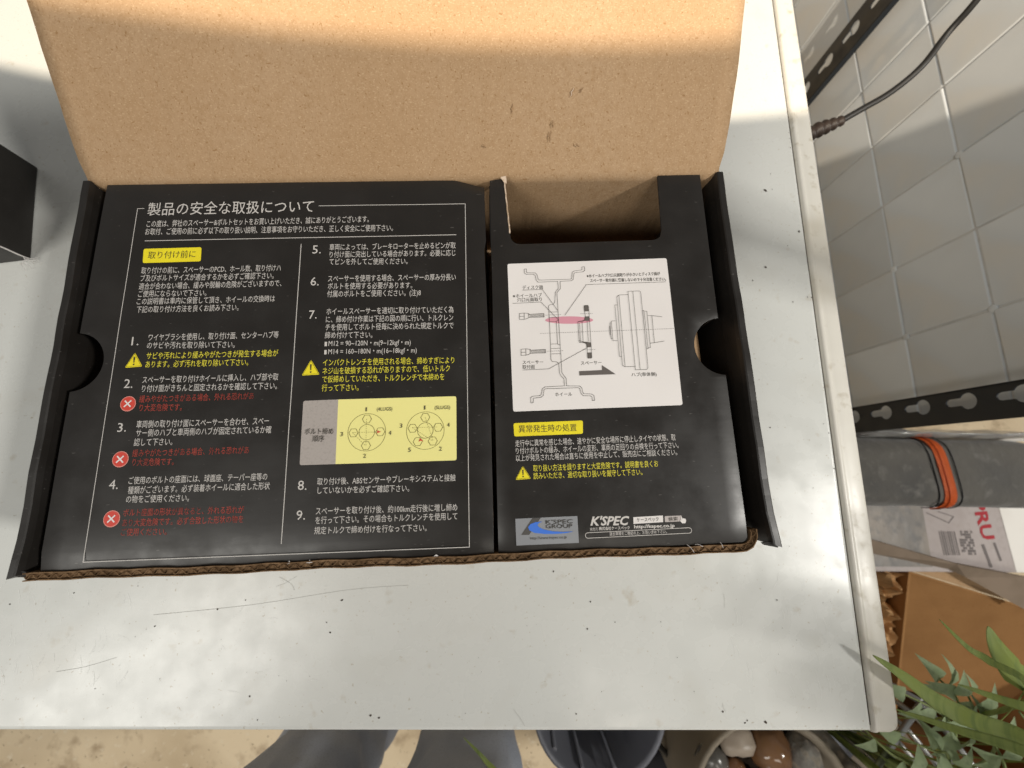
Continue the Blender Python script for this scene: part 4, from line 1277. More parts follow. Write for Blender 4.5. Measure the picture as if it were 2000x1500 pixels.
label_bm = BM()
fill(label_bm, rounded(LABEL, 0.0012), ir)
label = put('diagram_label', label_bm, 'label', right)
chart_bm = BM()
CQ = [Vector(p) for p in CHART]
sp = [Vector(p) for p in CHART_SPLIT]
rq = rounded(CHART, 0.0011)
n6 = 6
fill(chart_bm, rq[n6:3 * n6] + [tuple(sp[1]), tuple(sp[0])], il)
chart = put('tightening_chart', chart_bm, 'chart_yellow', left)
bm = BM()
fill(bm, [tuple(sp[0]), tuple(sp[1])] + rq[3 * n6:] + rq[:n6], il)
put('chart_heading_field', bm, 'chart_grey', chart)
for nm, q, pr, zf in (('caption_badge', BADGE_L, left, il), ('caption_badge', BADGE_R, right, ir)):
    bm = BM()
    fill(bm, rounded(q, 0.0011), zf)
    o = put(nm, bm, 'badge', pr)
    if pr is left:
        badge_l = o
    else:
        badge_r = o
bm = BM()
fill(bm, STICKER, ir)
sticker = put('silver_sticker', bm, 'silver', right)
bm = BM()
fill(bm, STICKER_SLASH, lambda u, v: ir(u, v) + INK)
put('sticker_emblem', bm, 'slash', sticker)
bm = BM()
fill(bm, STICKER_SWOOSH, lambda u, v: ir(u, v) + 2 * INK)
put('sticker_emblem', bm, 'blue', sticker)
bm = BM()
fill(bm, SEARCH_FIELD, ir)
field = put('search_field', bm, 'label', right)
bm = BM()
fill(bm, rounded(SEARCH_BUTTON, 0.0004), ir)
button = put('search_button', bm, 'button', right)
bm = BM()
fill(bm, CURSOR, lambda u, v: ir(u, v) + 2 * INK)
put('cursor_hand', bm, 'label', button)
pa, pb_ = Vector(PILL[0]), Vector(PILL[1])
d = (pb_ - pa).normalized()
nn = Vector((-d.y, d.x))
rp = 0.00125
pill = [tuple(pb_ - d * rp + (nn * cos(a) + d * sin(a)) * rp) for a in [pi * k / 10 for k in range(11)]] + [tuple(pa + d * rp - (nn * cos(a) + d * sin(a)) * rp) for a in [pi * k / 10 for k in range(11)]]
bm = BM()
strip(bm, pill, 0.00026, ir, True)
put('outline_box', bm, 'w', right)

for grp in order:
    pan, part, col = grp[0][:3]
    host = {'L': left, 'R': right, 'D': label}[pan]
    base = il if pan == 'L' else ir
    over = INK if part in ('caption_text', 'chart_text', 'sticker_text', 'search_text', 'diagram_text') else 0.0
    if part == 'caption_text':
        host = badge_l if pan == 'L' else badge_r
    if part == 'chart_text':
        host = chart
    if part == 'sticker_text':
        host = sticker
    if part == 'search_text':
        host = field
    m = col
    if part == 'caption_text':
        m = 'olive'
    bm = BM()
    for e in grp:
        kw = dict(e[9])
        ov = over * (3 if part in ('chart_text', 'sticker_text') else 1)
        letter(bm, e[3], e[4:6], e[6:8], e[8], (lambda f, o_: (lambda x, y: f(x, y) + o_))(base, ov), **kw)
    put(part, bm, m, host)

for pts in FRAME_L:
    bm = BM()
    strip(bm, pts, 0.00032, il)
    put('printed_frame', bm, 'w', left)
for pts in RULES_L:
    bm = BM()
    strip(bm, pts, 0.00036, il)
    put('printed_rule', bm, 'w', left)
for pts in BULLETS:
    bm = BM()
    fill(bm, pts, il)
    put('bullet_mark', bm, 'w', left)
for tris, pr, zf in ((TRIANGLES_L, left, il), (TRIANGLES_R, right, ir)):
    for t3 in tris:
        bm = BM()
        fill(bm, rounded(t3, 0.0009, 3), zf)
        tri = put('warning_sign', bm, 'badge', pr)
        a, b, c = [Vector(p) for p in t3]
        mid = (b + c) / 2
        ax = a - mid
        side = Vector((ax.y, -ax.x)).normalized() * ax.length
        bm = BM()
        z2 = (lambda f: (lambda x, y: f(x, y) + INK))(zf)
        g = a + (b + c - 2 * a) * 0.5 * 0.58
        inner = [g + (p - g) * 0.86 for p in (a, b, c)]
        strip(bm, [tuple(p) for p in inner], 0.00012, z2, True)
        fill(bm, [tuple(mid + ax * t + side * s) for t, s in ((0.70, -0.055), (0.70, 0.055), (0.30, 0.03), (0.30, -0.03))], z2)
        fill(bm, circle(mid + ax * 0.19, ax.length * 0.055, 12), z2)
        put('exclamation_mark', bm, 'k', tri)
for (u, v, r_) in PROHIBIT:
    bm = BM()
    fill(bm, circle((u, v), r_, 40), il)
    ic = put('prohibition_sign', bm, 'pinkred', left)
    bm = BM()
    fill(bm, circle((u, v), r_ * 0.90, 40), lambda x, y: il(x, y) + INK)
    put('sign_field', bm, 'red', ic)
    bm = BM()
    for s in (1, -1):
        strip(bm, [(u - r_ * .42, v - s * r_ * .42), (u + r_ * .42, v + s * r_ * .42)], r_ * 0.17, (lambda q_: (lambda x, y: il(x, y) + q_))(2 * INK + 0.00003 * s))
    put('cross_mark', bm, 'label', ic)

# bolt circles in the chart
c2 = lambda x, y: il(x, y) + INK
for (cc, r1, r2, r3, hx) in LUGS:
    bm = BM()
    strip(bm, circle(cc, r1, 56), 0.00018, c2, True)
    strip(bm, circle(cc, r2, 36), 0.00018, lambda x, y: c2(x, y) + 0.00003, True)
    for h in hx:
        strip(bm, circle(h, r3, 6), 0.00018, lambda x, y: c2(x, y) + 0.00006, True)
    put('bolt_circle', bm, 'olive', chart)
bm = BM()
for (a, b) in CROWN_DASHES:
    a, b = Vector(a), Vector(b)
    n = max(4, int((b - a).length / 0.0011))
    for k in range(n):
        strip(bm, [tuple(a + (b - a) * k / n), tuple(a + (b - a) * (k + .55) / n)], 0.00013, lambda x, y: c2(x, y) + 0.0001)
put('dashed_line', bm, 'olive', chart)
for pts in ARROWS:
    bm = BM()
    fill(bm, pts, lambda x, y: c2(x, y) + 0.00014)
    put('arrow_head', bm, 'red', chart)

# line drawing on the white label
d1 = lambda x, y: ir(x, y) + INK
bm = BM()
fill(bm, DIAGRAM_PINK, d1)
put('pink_highlight', bm, 'pink', label)
bm = BM()
for pts in DIAGRAM_DARK:
    fill(bm, pts, lambda x, y: d1(x, y) + INK)
put('spacer_section', bm, 'grey_ink', label)
bm = BM()
for i, (wd, pts) in enumerate(DIAGRAM_LINES):
    strip(bm, pts, wd * 0.00115, (lambda q_: (lambda x, y: d1(x, y) + q_))(INK * 1.5 + 0.0000006 * i))
put('line_drawing', bm, 'k', label)

# ================================================================== SECOND BLACK BOX, at the left edge
yaw2 = math.atan2(0.2243 - 0.1463, -0.3679 + 0.3549) - pi / 2
r2m = Matrix.Rotation(-yaw2, 3, 'Z')
p0 = r2m @ Vector((-0.3549, 0.1463, 0))
sb = thing('closed_box', 'closed black carton with frayed white edge standing at the left of the table', 'box', (p0.x - 0.10, p0.y + 0.04, 0), yaw2)
bm = BM()
box(bm, p0.x - 0.205, p0.x, p0.y, p0.y + 0.079, 0.0004, 0.112)
put('carton_body', bm, 'black', sb, bevel=0.0008)
bm = BM()
box(bm, p0.x - 0.2065, p0.x + 0.0014, p0.y - 0.0014, p0.y + 0.0804, 0.0925, 0.1135)
put('carton_lid', bm, 'black', sb, bevel=0.0008)
bm = BM()
tube(bm, [(p0.x + 0.0002 * sin(k * 2.0), p0.y - 0.0001 + 0.0002 * cos(k * 3.1), 0.002 + 0.0075 * k) for k in range(12)], 0.00055, 6)
put('worn_edge', bm, 'label', sb)
for k in range(6):
    a = random.uniform(-2.6, -0.2)
    ln = random.uniform(0.004, 0.010)
    z0 = random.uniform(0.0006, 0.006)
    bm = BM()
    tube(bm, spline([(p0.x, p0.y, z0 + 0.001), (p0.x + ln * 0.5 * cos(a), p0.y + ln * 0.5 * sin(a), z0 + 0.002), (p0.x + ln * cos(a + 0.4), p0.y + ln * sin(a + 0.4), 0.0006)], 4), 0.00016, 5)
    put('loose_thread', bm, 'label', sb)

# ================================================================== RACK POSTS
rack = thing('shelf_rack', 'black slotted steel uprights of a rack standing against the tiled wall', 'rack', (0.503, 0.33, FLOOR))


def keyhole(cy_, cz_, r_, hw, ln):
    a0 = math.asin(hw / r_)
    pts = [(cy_ + r_ * sin(a), cz_ - r_ * cos(a)) for a in [a0 + (2 * pi - 2 * a0) * k / 22 for k in range(23)]]
    pts += [(cy_ - hw, cz_ - ln), (cy_ - hw * 0.7, cz_ - ln - hw * 0.7), (cy_, cz_ - ln - hw), (cy_ + hw * 0.7, cz_ - ln - hw * 0.7), (cy_ + hw, cz_ - ln)]
    return pts


def flange(y0, y1, z0, z1, holes, th):
    cu = bpy.data.curves.new('f', 'CURVE')
    cu.dimensions = '2D'
    cu.fill_mode = 'BOTH'
    cu.extrude = th / 2
    for pts in [[(y0, z0), (y1, z0), (y1, z1), (y0, z1)]] + holes:
        s_ = cu.splines.new('POLY')
        s_.points.add(len(pts) - 1)
        for p, q in zip(s_.points, pts):
            p.co = (q[0], q[1], 0, 1)
        s_.use_cyclic_u = True
    o_ = bpy.data.objects.new('f', cu)
    C.objects.link(o_)
    bpy.context.view_layer.update()
    me = bpy.data.meshes.new_from_object(o_.evaluated_get(bpy.context.evaluated_depsgraph_get()))
    b_ = BM()
    b_.from_mesh(me)
    bpy.data.objects.remove(o_)
    bpy.data.curves.remove(cu)
    bpy.data.meshes.remove(me)
    bmesh.ops.remove_doubles(b_, verts=b_.verts, dist=1e-6)
    return b_


for (y0, y1, hy, fl) in ((0.0527, 0.0877, 0.0752, 1), (0.6040, 0.6480, 0.630, -1)):
    holes = [keyhole(hy, -0.2314 + 0.0487 * k, 0.0088, 0.0042, 0.0185) for k in range(-9, 12)]
    b_ = flange(y0, y1, FLOOR, 0.36, holes, 0.0018)
    for v in b_.verts:
        v.co = Vector((0.500 + v.co.z, v.co.x, v.co.y))
    # second flange of the angle section, turned towards the wall
    ye = y1 if fl > 0 else y0
    box(b_, 0.4991, 0.5075, ye - 0.0009, ye + 0.0009, FLOOR, 0.36)
    bmesh.ops.recalc_face_normals(b_, faces=b_.faces)
    put('upright', b_, 'rack', rack)

# ================================================================== CABLE
cab = thing('power_cable', 'black cable with a ribbed plug hanging down between table and tiled wall', 'cable', (0.3245, 0.3485, -0.075))
CP = [(0.440, 0.470, 0.10), (0.4300, 0.440, 0.035), (0.4255, 0.4225, 0.0), (0.4200, 0.4130, -0.02), (0.4056, 0.391, -0.035), (0.3864, 0.3761, -0.05), (0.3615, 0.3638, -0.06), (0.3437, 0.3548, -0.066)]
bm = BM()
tube(bm, spline(CP, 6), 0.0030, 10)
put('cord', bm, 'cable', cab)
bm = BM()
pl_ = [Vector((0.3455, 0.3557, -0.0655)), Vector((0.3243, 0.3485, -0.070)), Vector((0.300, 0.338, -0.075))]
pts = []
rs = []
for k in range(25):
    t = k / 24
    p = pl_[0].lerp(pl_[1], min(1, t * 2)) if t < .5 else pl_[1].lerp(pl_[2], (t - .5) * 2)
    pts.append(p)
    rs.append((0.0044 + 0.0024 * min(1, t * 2.2)) * (1 + 0.14 * (1 if k % 4 < 2 else -1)))
tube(bm, pts, rs, 12)
put('plug', bm, 'plug', cab)
bm = BM()
tube(bm, [(0.3395, 0.3534, -0.0668), (0.3385, 0.3531, -0.0670)], 0.0050, 12)
put('collar', bm, 'label', cab)

# ================================================================== CLUTTER BESIDE THE TABLE


def blob(bm_, c, r, sub=3, amp=0.15, fr=6.0, seed=0.0, power=1.0):
    res = bmesh.ops.create_icosphere(bm_, subdivisions=sub, radius=1.0)
    for v in res['verts']:
        n0 = v.co.normalized()
        if power != 1.0:
            n0 = Vector([math.copysign(abs(x) ** power, x) for x in n0])
        k = 1 + amp * noise.noise(n0 * fr * 0.3 + Vector((seed, seed * 1.7, 0))) + amp * 0.4 * noise.noise(n0 * fr + Vector((0, seed, seed)))
        v.co = Vector((c[0] + n0.x * r[0] * k, c[1] + n0.y * r[1] * k, c[2] + n0.z * r[2] * k))
    for f in bm_.faces:
        f.smooth = True


# white printed carton on the floor
ct = thing('printed_carton', 'white carton with red lettering and barcodes under the grey pouch', 'carton', (0.74, -0.06, FLOOR))
CTZ = -0.400
bm = BM()
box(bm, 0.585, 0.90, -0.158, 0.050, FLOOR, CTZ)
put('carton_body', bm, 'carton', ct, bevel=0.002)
zc = lambda x, y: CTZ + 0.0004
bm = BM()
letter(bm, 'SPRU', (0.789, -0.028), (0.797, -0.107), 0.020, zc, 'H', bold=0.03)
put('carton_lettering', bm, 'carton_red', ct)
bm = BM()
for k in range(8):
    x0 = 0.716 + 0.0036 * k
    strip(bm, [(x0, -0.095), (x0 + 0.002, -0.132)], 0.0022 if k % 3 else 0.0012, zc)
put('barcode', bm, 'carton_grey', ct)
bm = BM()
for k in range(7):
    for q in range(9):
        if random.random() < 0.6:
            x0, y0 = 0.748 + 0.0034 * k, -0.094 - 0.0042 * q
            fill(bm, [(x0, y0), (x0 + 0.003, y0), (x0 + 0.003, y0 - 0.0036), (x0, y0 - 0.0036)], zc)
put('small_print', bm, 'carton_grey', ct)
bm = BM()
strip(bm, [(0.70, -0.066), (0.735, -0.082), (0.745, -0.072), (0.72, -0.064)], 0.0014, zc)
put('pictogram', bm, 'carton_grey', ct)
for pts, wd in (([(0.785, -0.115), (0.792, -0.15)], 0.005), ([(0.805, -0.112), (0.810, -0.14)], 0.004)):
    bm = BM()
    strip(bm, pts, wd, zc)
    put('pictogram', bm, 'carton_grey', ct)
bm = BM()
box(bm, 0.596, 0.694, -0.150, -0.030, CTZ + 0.0004, CTZ + 0.0016)
put('grey_panel', bm, 'carton_film', ct)
bm = BM()
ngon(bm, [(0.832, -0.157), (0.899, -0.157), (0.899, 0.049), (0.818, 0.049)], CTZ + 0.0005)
put('lit_panel', bm, 'carton_lit', ct)  # lit end of the carton top, painted brighter

# grey pouch with orange zip lying on the carton
pc = thing('zip_pouch', 'grey fabric pouch with an orange zip lying on the white carton', 'pouch', (0.66, -0.005, -0.3985))
bm = BM()
bmesh.ops.create_cube(bm, size=2.0)
bmesh.ops.subdivide_edges(bm, edges=bm.edges, cuts=15, use_grid_fill=True)
PCX, PCY, PCZ = 0.630, -0.0005, -0.3465
for v in bm.verts:
    n0 = v.co.copy()
    s_ = Vector((n0.x, n0.y, n0.z))
    # super-ellipsoid
    p4 = (abs(s_.y) ** 3.2 + abs(s_.z) ** 3.2) ** (1 / 3.2)
    yz = Vector((s_.y, s_.z)) / max(1e-6, (s_.y ** 4 + s_.z ** 4) ** 0.25) * max(abs(s_.y), abs(s_.z))
    endf = sqrt(max(0.02, 1 - 0.93 * max(0, (abs(s_.x) - 0.72) / 0.28) ** 2.2))
    d_ = 1 + 0.045 * noise.noise(s_ * 2.3) + 0.02 * noise.noise(Vector((s_.x * 11, s_.y * 3, s_.z * 3)))
    v.co = Vector((PCX + 0.190 * s_.x, PCY + 0.050 * yz.x * endf * d_, PCZ + 0.052 * yz.y * endf * d_))
for f in bm.faces:
    f.smooth = True
put('pouch_body', bm, 'case', pc)


def pouch_arc(x_of, w0, lift):
    """band over the pouch from back to front"""
    b_ = BM()
    rows = []
    for k in range(23):
        a = pi * (0.06 + 0.86 * k / 22)
        cyy, czz = cos(a), sin(a)
        q = (cyy ** 4 + czz ** 4) ** 0.25
        y = PCY + (0.050 * cyy / q) * 1.0
        z = PCZ + (0.052 * czz / q) * 1.0
        nn_ = Vector((0, cyy, czz))
        x = x_of(k / 22)
        row = []
        for o_ in (-1, -0.5, 0, 0.5, 1):
            p = Vector((x + o_ * w0, y, z)) + nn_ * (lift + 0.0012 * (1 - o_ * o_))
            row.append(b_.verts.new(p))
        rows.append(row)
    for r0_, r1_ in zip(rows, rows[1:]):
        for k in range(4):
            f = b_.faces.new((r0_[k], r0_[k + 1], r1_[k + 1], r1_[k]))
            f.smooth = True
    bmesh.ops.solidify(b_, geom=b_.faces[:], thickness=0.0008)
    bmesh.ops.recalc_face_normals(b_, faces=b_.faces)
    return b_


xo = lambda t: 0.6225 + 0.016 * t + 0.012 * max(0, t - 0.6) ** 1.2
zp = put('zip_tape', pouch_arc(xo, 0.0088, 0.0022), 'orange', pc)
put('zip_teeth', pouch_arc(lambda t: xo(t) - 0.0035, 0.0010, 0.0034), 'orange_dark', zp)
put('seam', pouch_arc(lambda t: xo(t) - 0.0165, 0.0008, 0.0016), 'bag', pc)
put('seam', pouch_arc(lambda t: xo(t) + 0.0165, 0.0008, 0.0016), 'bag', pc)

# clear plastic bag behind the pouch
bm = BM()
nx_, ny_ = 40, 8
g_ = []
for i in range(nx_ + 1):
    row = []
    for k in range(ny_ + 1):
        x = 0.530 + 0.30 * i / nx_
        y = 0.0500 + 0.012 * k / ny_
        z = -0.283 - 0.05 * abs(k / ny_ - 0.4) + 0.008 * noise.noise(Vector((x * 40, y * 120, 2)))
        row.append(bm.verts.new((x, y + 0.003 * noise.noise(Vector((x * 30, k * 0.5, 5))), z)))
    g_.append(row)
for i in range(nx_):
    for k in range(ny_):
        f = bm.faces.new((g_[i][k], g_[i + 1][k], g_[i + 1][k + 1], g_[i][k + 1]))
        f.smooth = True
r = bmesh.ops.extrude_face_region(bm, geom=bm.faces[:])
bmesh.ops.translate(bm, verts=[q for q in r['geom'] if isinstance(q, bmesh.types.BMVert)], vec=(0, 0, -0.10))
bmesh.ops.recalc_face_normals(bm, faces=bm.faces)
tag(put('plastic_bag', bm, 'clear'), 'crumpled clear plastic bag squeezed between grey pouch and rack upright', 'bag')

INNER = [(0.6780, -0.1637, -0.423), (0.9000, -0.2310, -0.423), (0.985, -0.46, -0.58), (0.757, -0.405, -0.58)]
FLAP2 = [(0.5935, -0.1067, -0.395), (0.7179, -0.1405, -0.385), (0.8259, -0.1591, -0.385), (0.8362, -0.2139, -0.40), (0.7453, -0.1629, -0.40), (0.7199, -0.1504, -0.40), (0.5982, -0.1283, -0.40)]  # left end drawn out as a dark strip in place of a shadow gap
# open brown carton on the floor
oc = thing('open_carton', 'open brown corrugated carton at the right, green plant leaves over it', 'carton', (0.80, -0.33, FLOOR), radians(-16.0))
rI = Matrix.Rotation(radians(16.0), 3, 'Z')
o0 = rI @ Vector((0.6741, -0.1609, -0.42))
OZ = -0.42
OW, OD = 0.34, 0.28
for nm, (x0, x1, y0, y1) in (('carton_side', (o0.x, o0.x + OW, o0.y - 0.004, o0.y)), ('carton_side', (o0.x, o0.x + 0.004, o0.y - OD, o0.y - 0.0042)),
                             ('carton_side', (o0.x, o0.x + OW, o0.y - OD - 0.0042, o0.y - OD - 0.0002)), ('carton_side', (o0.x + OW - 0.004, o0.x + OW, o0.y - OD, o0.y - 0.0042))):
    bm = BM()
    box(bm, x0, x1, y0, y1, FLOOR + 0.0006, OZ)
    put(nm, bm, 'brown_box', oc, bevel=0.0006)
bm = BM()
box(bm, o0.x + 0.0045, o0.x + OW - 0.0045, o0.y - OD + 0.0005, o0.y - 0.0045, FLOOR + 0.001, FLOOR + 0.005)
put('carton_bottom', bm, 'brown_box', oc)
# flap folded inwards, hanging into the carton
bm = BM()
fv = [Matrix.Rotation(radians(16.0), 3, 'Z') @ Vector(q) for q in INNER]
ngon(bm, [tuple(q) for q in fv], 0)
bmesh.ops.solidify(bm, geom=bm.faces[:], thickness=0.003)
bmesh.ops.recalc_face_normals(bm, faces=bm.faces)
put('flap', bm, 'brown_box', oc)
# flap folded outwards at the back
bm = BM()
ngon(bm, [(o0.x - 0.004, o0.y + 0.0015, OZ + 0.001), (o0.x + OW, o0.y + 0.0015, OZ + 0.001), (o0.x + OW, o0.y + 0.030, OZ + 0.012), (o0.x + 0.060, o0.y + 0.033, OZ + 0.014), (o0.x - 0.030, o0.y + 0.012, OZ - 0.002)], 0)
bmesh.ops.solidify(bm, geom=bm.faces[:], thickness=0.004)
bmesh.ops.recalc_face_normals(bm, faces=bm.faces)
put('flap', bm, 'kraft', oc)
bm = BM()
tube(bm, [(o0.x + 0.055 + 0.28 * k / 30, o0.y + 0.0325 - 0.003 * k / 30 + 0.0008 * sin(k * 2.3), OZ + 0.0135) for k in range(31)], [0.0026 + 0.0007 * sin(k * 3.7) for k in range(31)], 6)
put('flap_edge', bm, 'kraft_torn', oc)

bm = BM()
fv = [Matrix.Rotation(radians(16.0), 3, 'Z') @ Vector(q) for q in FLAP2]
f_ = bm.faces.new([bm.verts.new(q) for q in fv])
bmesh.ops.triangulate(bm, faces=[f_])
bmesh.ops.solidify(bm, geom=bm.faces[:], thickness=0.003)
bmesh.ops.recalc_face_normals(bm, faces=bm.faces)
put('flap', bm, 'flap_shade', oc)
# crumpled packing paper beside the carton
bm = BM()
nx_, ny_ = 16, 44
g_ = []
for i in range(nx_ + 1):
    row = []
    for k in range(ny_ + 1):
        a = i / nx_
        b = k / ny_
        x = 0.668 - 0.004 - 0.040 * b - 0.085 * (1 - a)
        y = -0.165 - 0.150 * b
        p_ = Vector((x * 28, y * 22, 0.3))
        rid = 1 - abs(noise.noise(p_)) * 2.2
        z = -0.490 + 0.040 * sin(pi * min(1, a * 0.75)) + 0.034 * rid + 0.014 * (1 - abs(noise.noise(p_ * 2.7)) * 2)
        row.append(bm.verts.new((x, y, z)))
    g_.append(row)
for i in range(nx_):
    for k in range(ny_):
        f = bm.faces.new((g_[i][k], g_[i + 1][k], g_[i + 1][k + 1], g_[i][k + 1]))
        f.smooth = False
r = bmesh.ops.extrude_edge_only(bm, edges=[e for e in bm.edges if e.is_boundary])
for q in r['geom']:
    if isinstance(q, bmesh.types.BMVert):
        q.co.z = FLOOR + 0.001
bmesh.ops.recalc_face_normals(bm, faces=bm.faces)
tag(put('packing_paper', bm, 'paper'), 'crumpled brown packing paper between table edge and open carton', 'paper')

# ---------------- plants


def blade(bm_, pts, wid, nrm=(0, 0, 1), cup=0.25, n=6):
    """long tapering leaf with a channel along its middle"""
    P = spline(pts, n)
    N = len(P)
    rows = []
    up = Vector(nrm)
    for i, p in enumerate(P):
        t = (P[min(i + 1, N - 1)] - P[max(i - 1, 0)]).normalized()
        s_ = t.cross(up).normalized()
        n_ = s_.cross(t)
        f = i / (N - 1)
        w_ = wid(f)
        rows.append([bm_.verts.new(p + s_ * (w_ * o_) + n_ * (cup * w_ * o_ * o_)) for o_ in (-1, -0.5, 0, 0.5, 1)])
    for a, b in zip(rows, rows[1:]):
        for k in range(4):
            f = bm_.faces.new((a[k], a[k + 1], b[k + 1], b[k]))
            f.smooth = True
    r_ = bmesh.ops.extrude_face_region(bm_, geom=bm_.faces[:])
    bmesh.ops.translate(bm_, verts=[q for q in r_['geom'] if isinstance(q, bmesh.types.BMVert)], vec=-up * 0.0004)
    bmesh.ops.recalc_face_normals(bm_, faces=bm_.faces)


PX, PYY = 0.520, -0.400
gp = thing('grass_plant', 'broad bladed green plant whose long leaf tip overlaps the table corner', 'plant', (PX, PYY, FLOOR))
bm = BM()
tube(bm, [(PX, PYY, FLOOR + 0.0005), (PX, PYY, FLOOR + 0.02), (PX, PYY, FLOOR + 0.22), (PX, PYY, FLOOR + 0.24)], [0.070, 0.072, 0.088, 0.090], 28)
put('pot', bm, 'bin', gp)
crown = Vector((PX, PYY, FLOOR + 0.235))
BL = [
    # points from the crown to the tip, half width
    ([crown, (0.505, -0.310, -0.20), (0.440, -0.222, -0.055), (0.3699, -0.182, -0.030), (0.3147, -0.1605, -0.010), (0.278, -0.1426, 0.005), (0.2513, -0.1245, 0.012), (0.2351, -0.1136, 0.012)], 0.0058),
    ([crown, (0.520, -0.300, -0.24), (0.4577, -0.1862, -0.10), (0.409, -0.154, -0.08), (0.3725, -0.1367, -0.06), (0.3435, -0.113, -0.05)], 0.0030),
    ([crown, (0.530, -0.290, -0.26), (0.485, -0.200, -0.12), (0.447, -0.168, -0.100), (0.436, -0.148, -0.098), (0.4345, -0.134, -0.098)], 0.0110),
    ([crown, (0.545, -0.31, -0.25), (0.520, -0.235, -0.13), (0.475, -0.205, -0.10), (0.430, -0.190, -0.095), (0.400, -0.181, -0.10)], 0.0048),
    ([crown, (0.56, -0.33, -0.26), (0.545, -0.26, -0.15), (0.505, -0.215, -0.115), (0.470, -0.182, -0.11), (0.452, -0.160, -0.115)], 0.0080),
    ([crown, (0.545, -0.335, -0.24), (0.515, -0.268, -0.13), (0.450, -0.232, -0.10), (0.385, -0.212, -0.095), (0.340, -0.200, -0.10)], 0.0048),
    ([crown, (0.56, -0.34, -0.2), (0.57, -0.28, -0.06), (0.52, -0.225, 0.02), (0.48, -0.20, 0.03), (0.46, -0.185, 0.03)], 0.0120),
    ([crown, (0.58, -0.35, -0.18), (0.62, -0.26, 0.05), (0.63, -0.18, 0.18), (0.61, -0.12, 0.23), (0.58, -0.06, 0.22)], 0.0120),
    ([crown, (0.56, -0.36, -0.1), (0.58, -0.30, 0.12), (0.57, -0.24, 0.26), (0.53, -0.18, 0.31), (0.48, -0.13, 0.29)], 0.0120),
    ([crown, (0.60, -0.38, -0.1), (0.65, -0.34, 0.14), (0.66, -0.28, 0.30), (0.64, -0.20, 0.37), (0.60, -0.15, 0.36)], 0.0125),
    ([crown, (0.53, -0.40, -0.1), (0.55, -0.36, 0.15), (0.55, -0.31, 0.28), (0.53, -0.25, 0.33), (0.50, -0.21, 0.32)], 0.0110),
    ([crown, (0.57, -0.42, -0.1), (0.62, -0.42, 0.10), (0.68, -0.40, 0.24), (0.72, -0.36, 0.29), (0.74, -0.32, 0.26)], 0.0110),
    ([crown, (0.60, -0.36, -0.1), (0.64, -0.25, 0.16), (0.57, -0.165, 0.26), (0.47, -0.135, 0.275), (0.36, -0.120, 0.22)], 0.0105),
    ([crown, (0.60, -0.37, -0.1), (0.63, -0.28, 0.12), (0.57, -0.205, 0.22), (0.48, -0.175, 0.245), (0.37, -0.155, 0.20)], 0.0115),
    ([crown, (0.58, -0.38, -0.1), (0.60, -0.30, 0.08), (0.55, -0.24, 0.17), (0.47, -0.215, 0.19), (0.38, -0.195, 0.15)], 0.0110),
    ([crown, (0.62, -0.35, -0.1), (0.66, -0.24, 0.16), (0.62, -0.15, 0.27), (0.53, -0.105, 0.29), (0.43, -0.085, 0.25)], 0.0095),
    ([crown, (0.50, -0.40, -0.1), (0.47, -0.34, 0.12), (0.42, -0.28, 0.22), (0.35, -0.235, 0.24), (0.28, -0.205, 0.21)], 0.0150),
    ([crown, (0.46, -0.47, -0.22), (0.34, -0.46, -0.13), (0.16, -0.37, -0.14), (0.03, -0.325, -0.19), (-0.0041, -0.305, -0.20), (-0.0187, -0.2913, -0.20), (-0.0351, -0.2775, -0.2)], 0.0034),
]
for pts, hw in BL:
    bm = BM()
    blade(bm, pts, lambda f, hw=hw: hw * (0.30 + 1.25 * f) * max(0.012, 1 - f ** 4) ** 0.9 if f < 0.6 else hw * (1.05 - 0.0 * f) * max(0.012, (1 - (f - 0.6) / 0.4)) ** 0.72)
    put('leaf_blade', bm, 'leaf', gp)

# trailing grey-green plant with small pointed leaves
iv = thing('trailing_plant', 'grey green trailing plant with small pointed leaves below the table corner', 'plant', (0.56, -0.47, FLOOR))
bm = BM()
tube(bm, [(0.66, -0.50, FLOOR + 0.0005), (0.66, -0.50, FLOOR + 0.02), (0.66, -0.50, FLOOR + 0.20)], [0.06, 0.062, 0.075], 24)
put('pot', bm, 'pot', iv)
root = Vector((0.655, -0.49, FLOOR + 0.19))
STEMS = [
    [root, (0.60, -0.38, -0.32), (0.55, -0.30, -0.22), (0.500, -0.262, -0.195), (0.4905, -0.235, -0.195), (0.478, -0.220, -0.198)],
    [root, (0.60, -0.40, -0.33), (0.53, -0.32, -0.25), (0.4943, -0.2725, -0.205), (0.472, -0.252, -0.20), (0.4420, -0.238, -0.205)],
    [root, (0.60, -0.42, -0.30), (0.55, -0.34, -0.22), (0.5356, -0.3008, -0.20), (0.520, -0.265, -0.20), (0.508, -0.232, -0.20)],
    [root, (0.58, -0.43, -0.34), (0.52, -0.35, -0.25), (0.4812, -0.2961, -0.205), (0.462, -0.290, -0.20), (0.430, -0.278, -0.205)],
    [root, (0.56, -0.44, -0.34), (0.49, -0.37, -0.24), (0.445, -0.310, -0.20), (0.415, -0.292, -0.20), (0.395, -0.272, -0.21)],
    [root, (0.60, -0.40, -0.25), (0.575, -0.32, -0.18), (0.550, -0.270, -0.17), (0.535, -0.240, -0.175)],
    [root, (0.62, -0.42, -0.2), (0.58, -0.36, -0.15), (0.545, -0.31, -0.15), (0.51, -0.285, -0.16)],
]


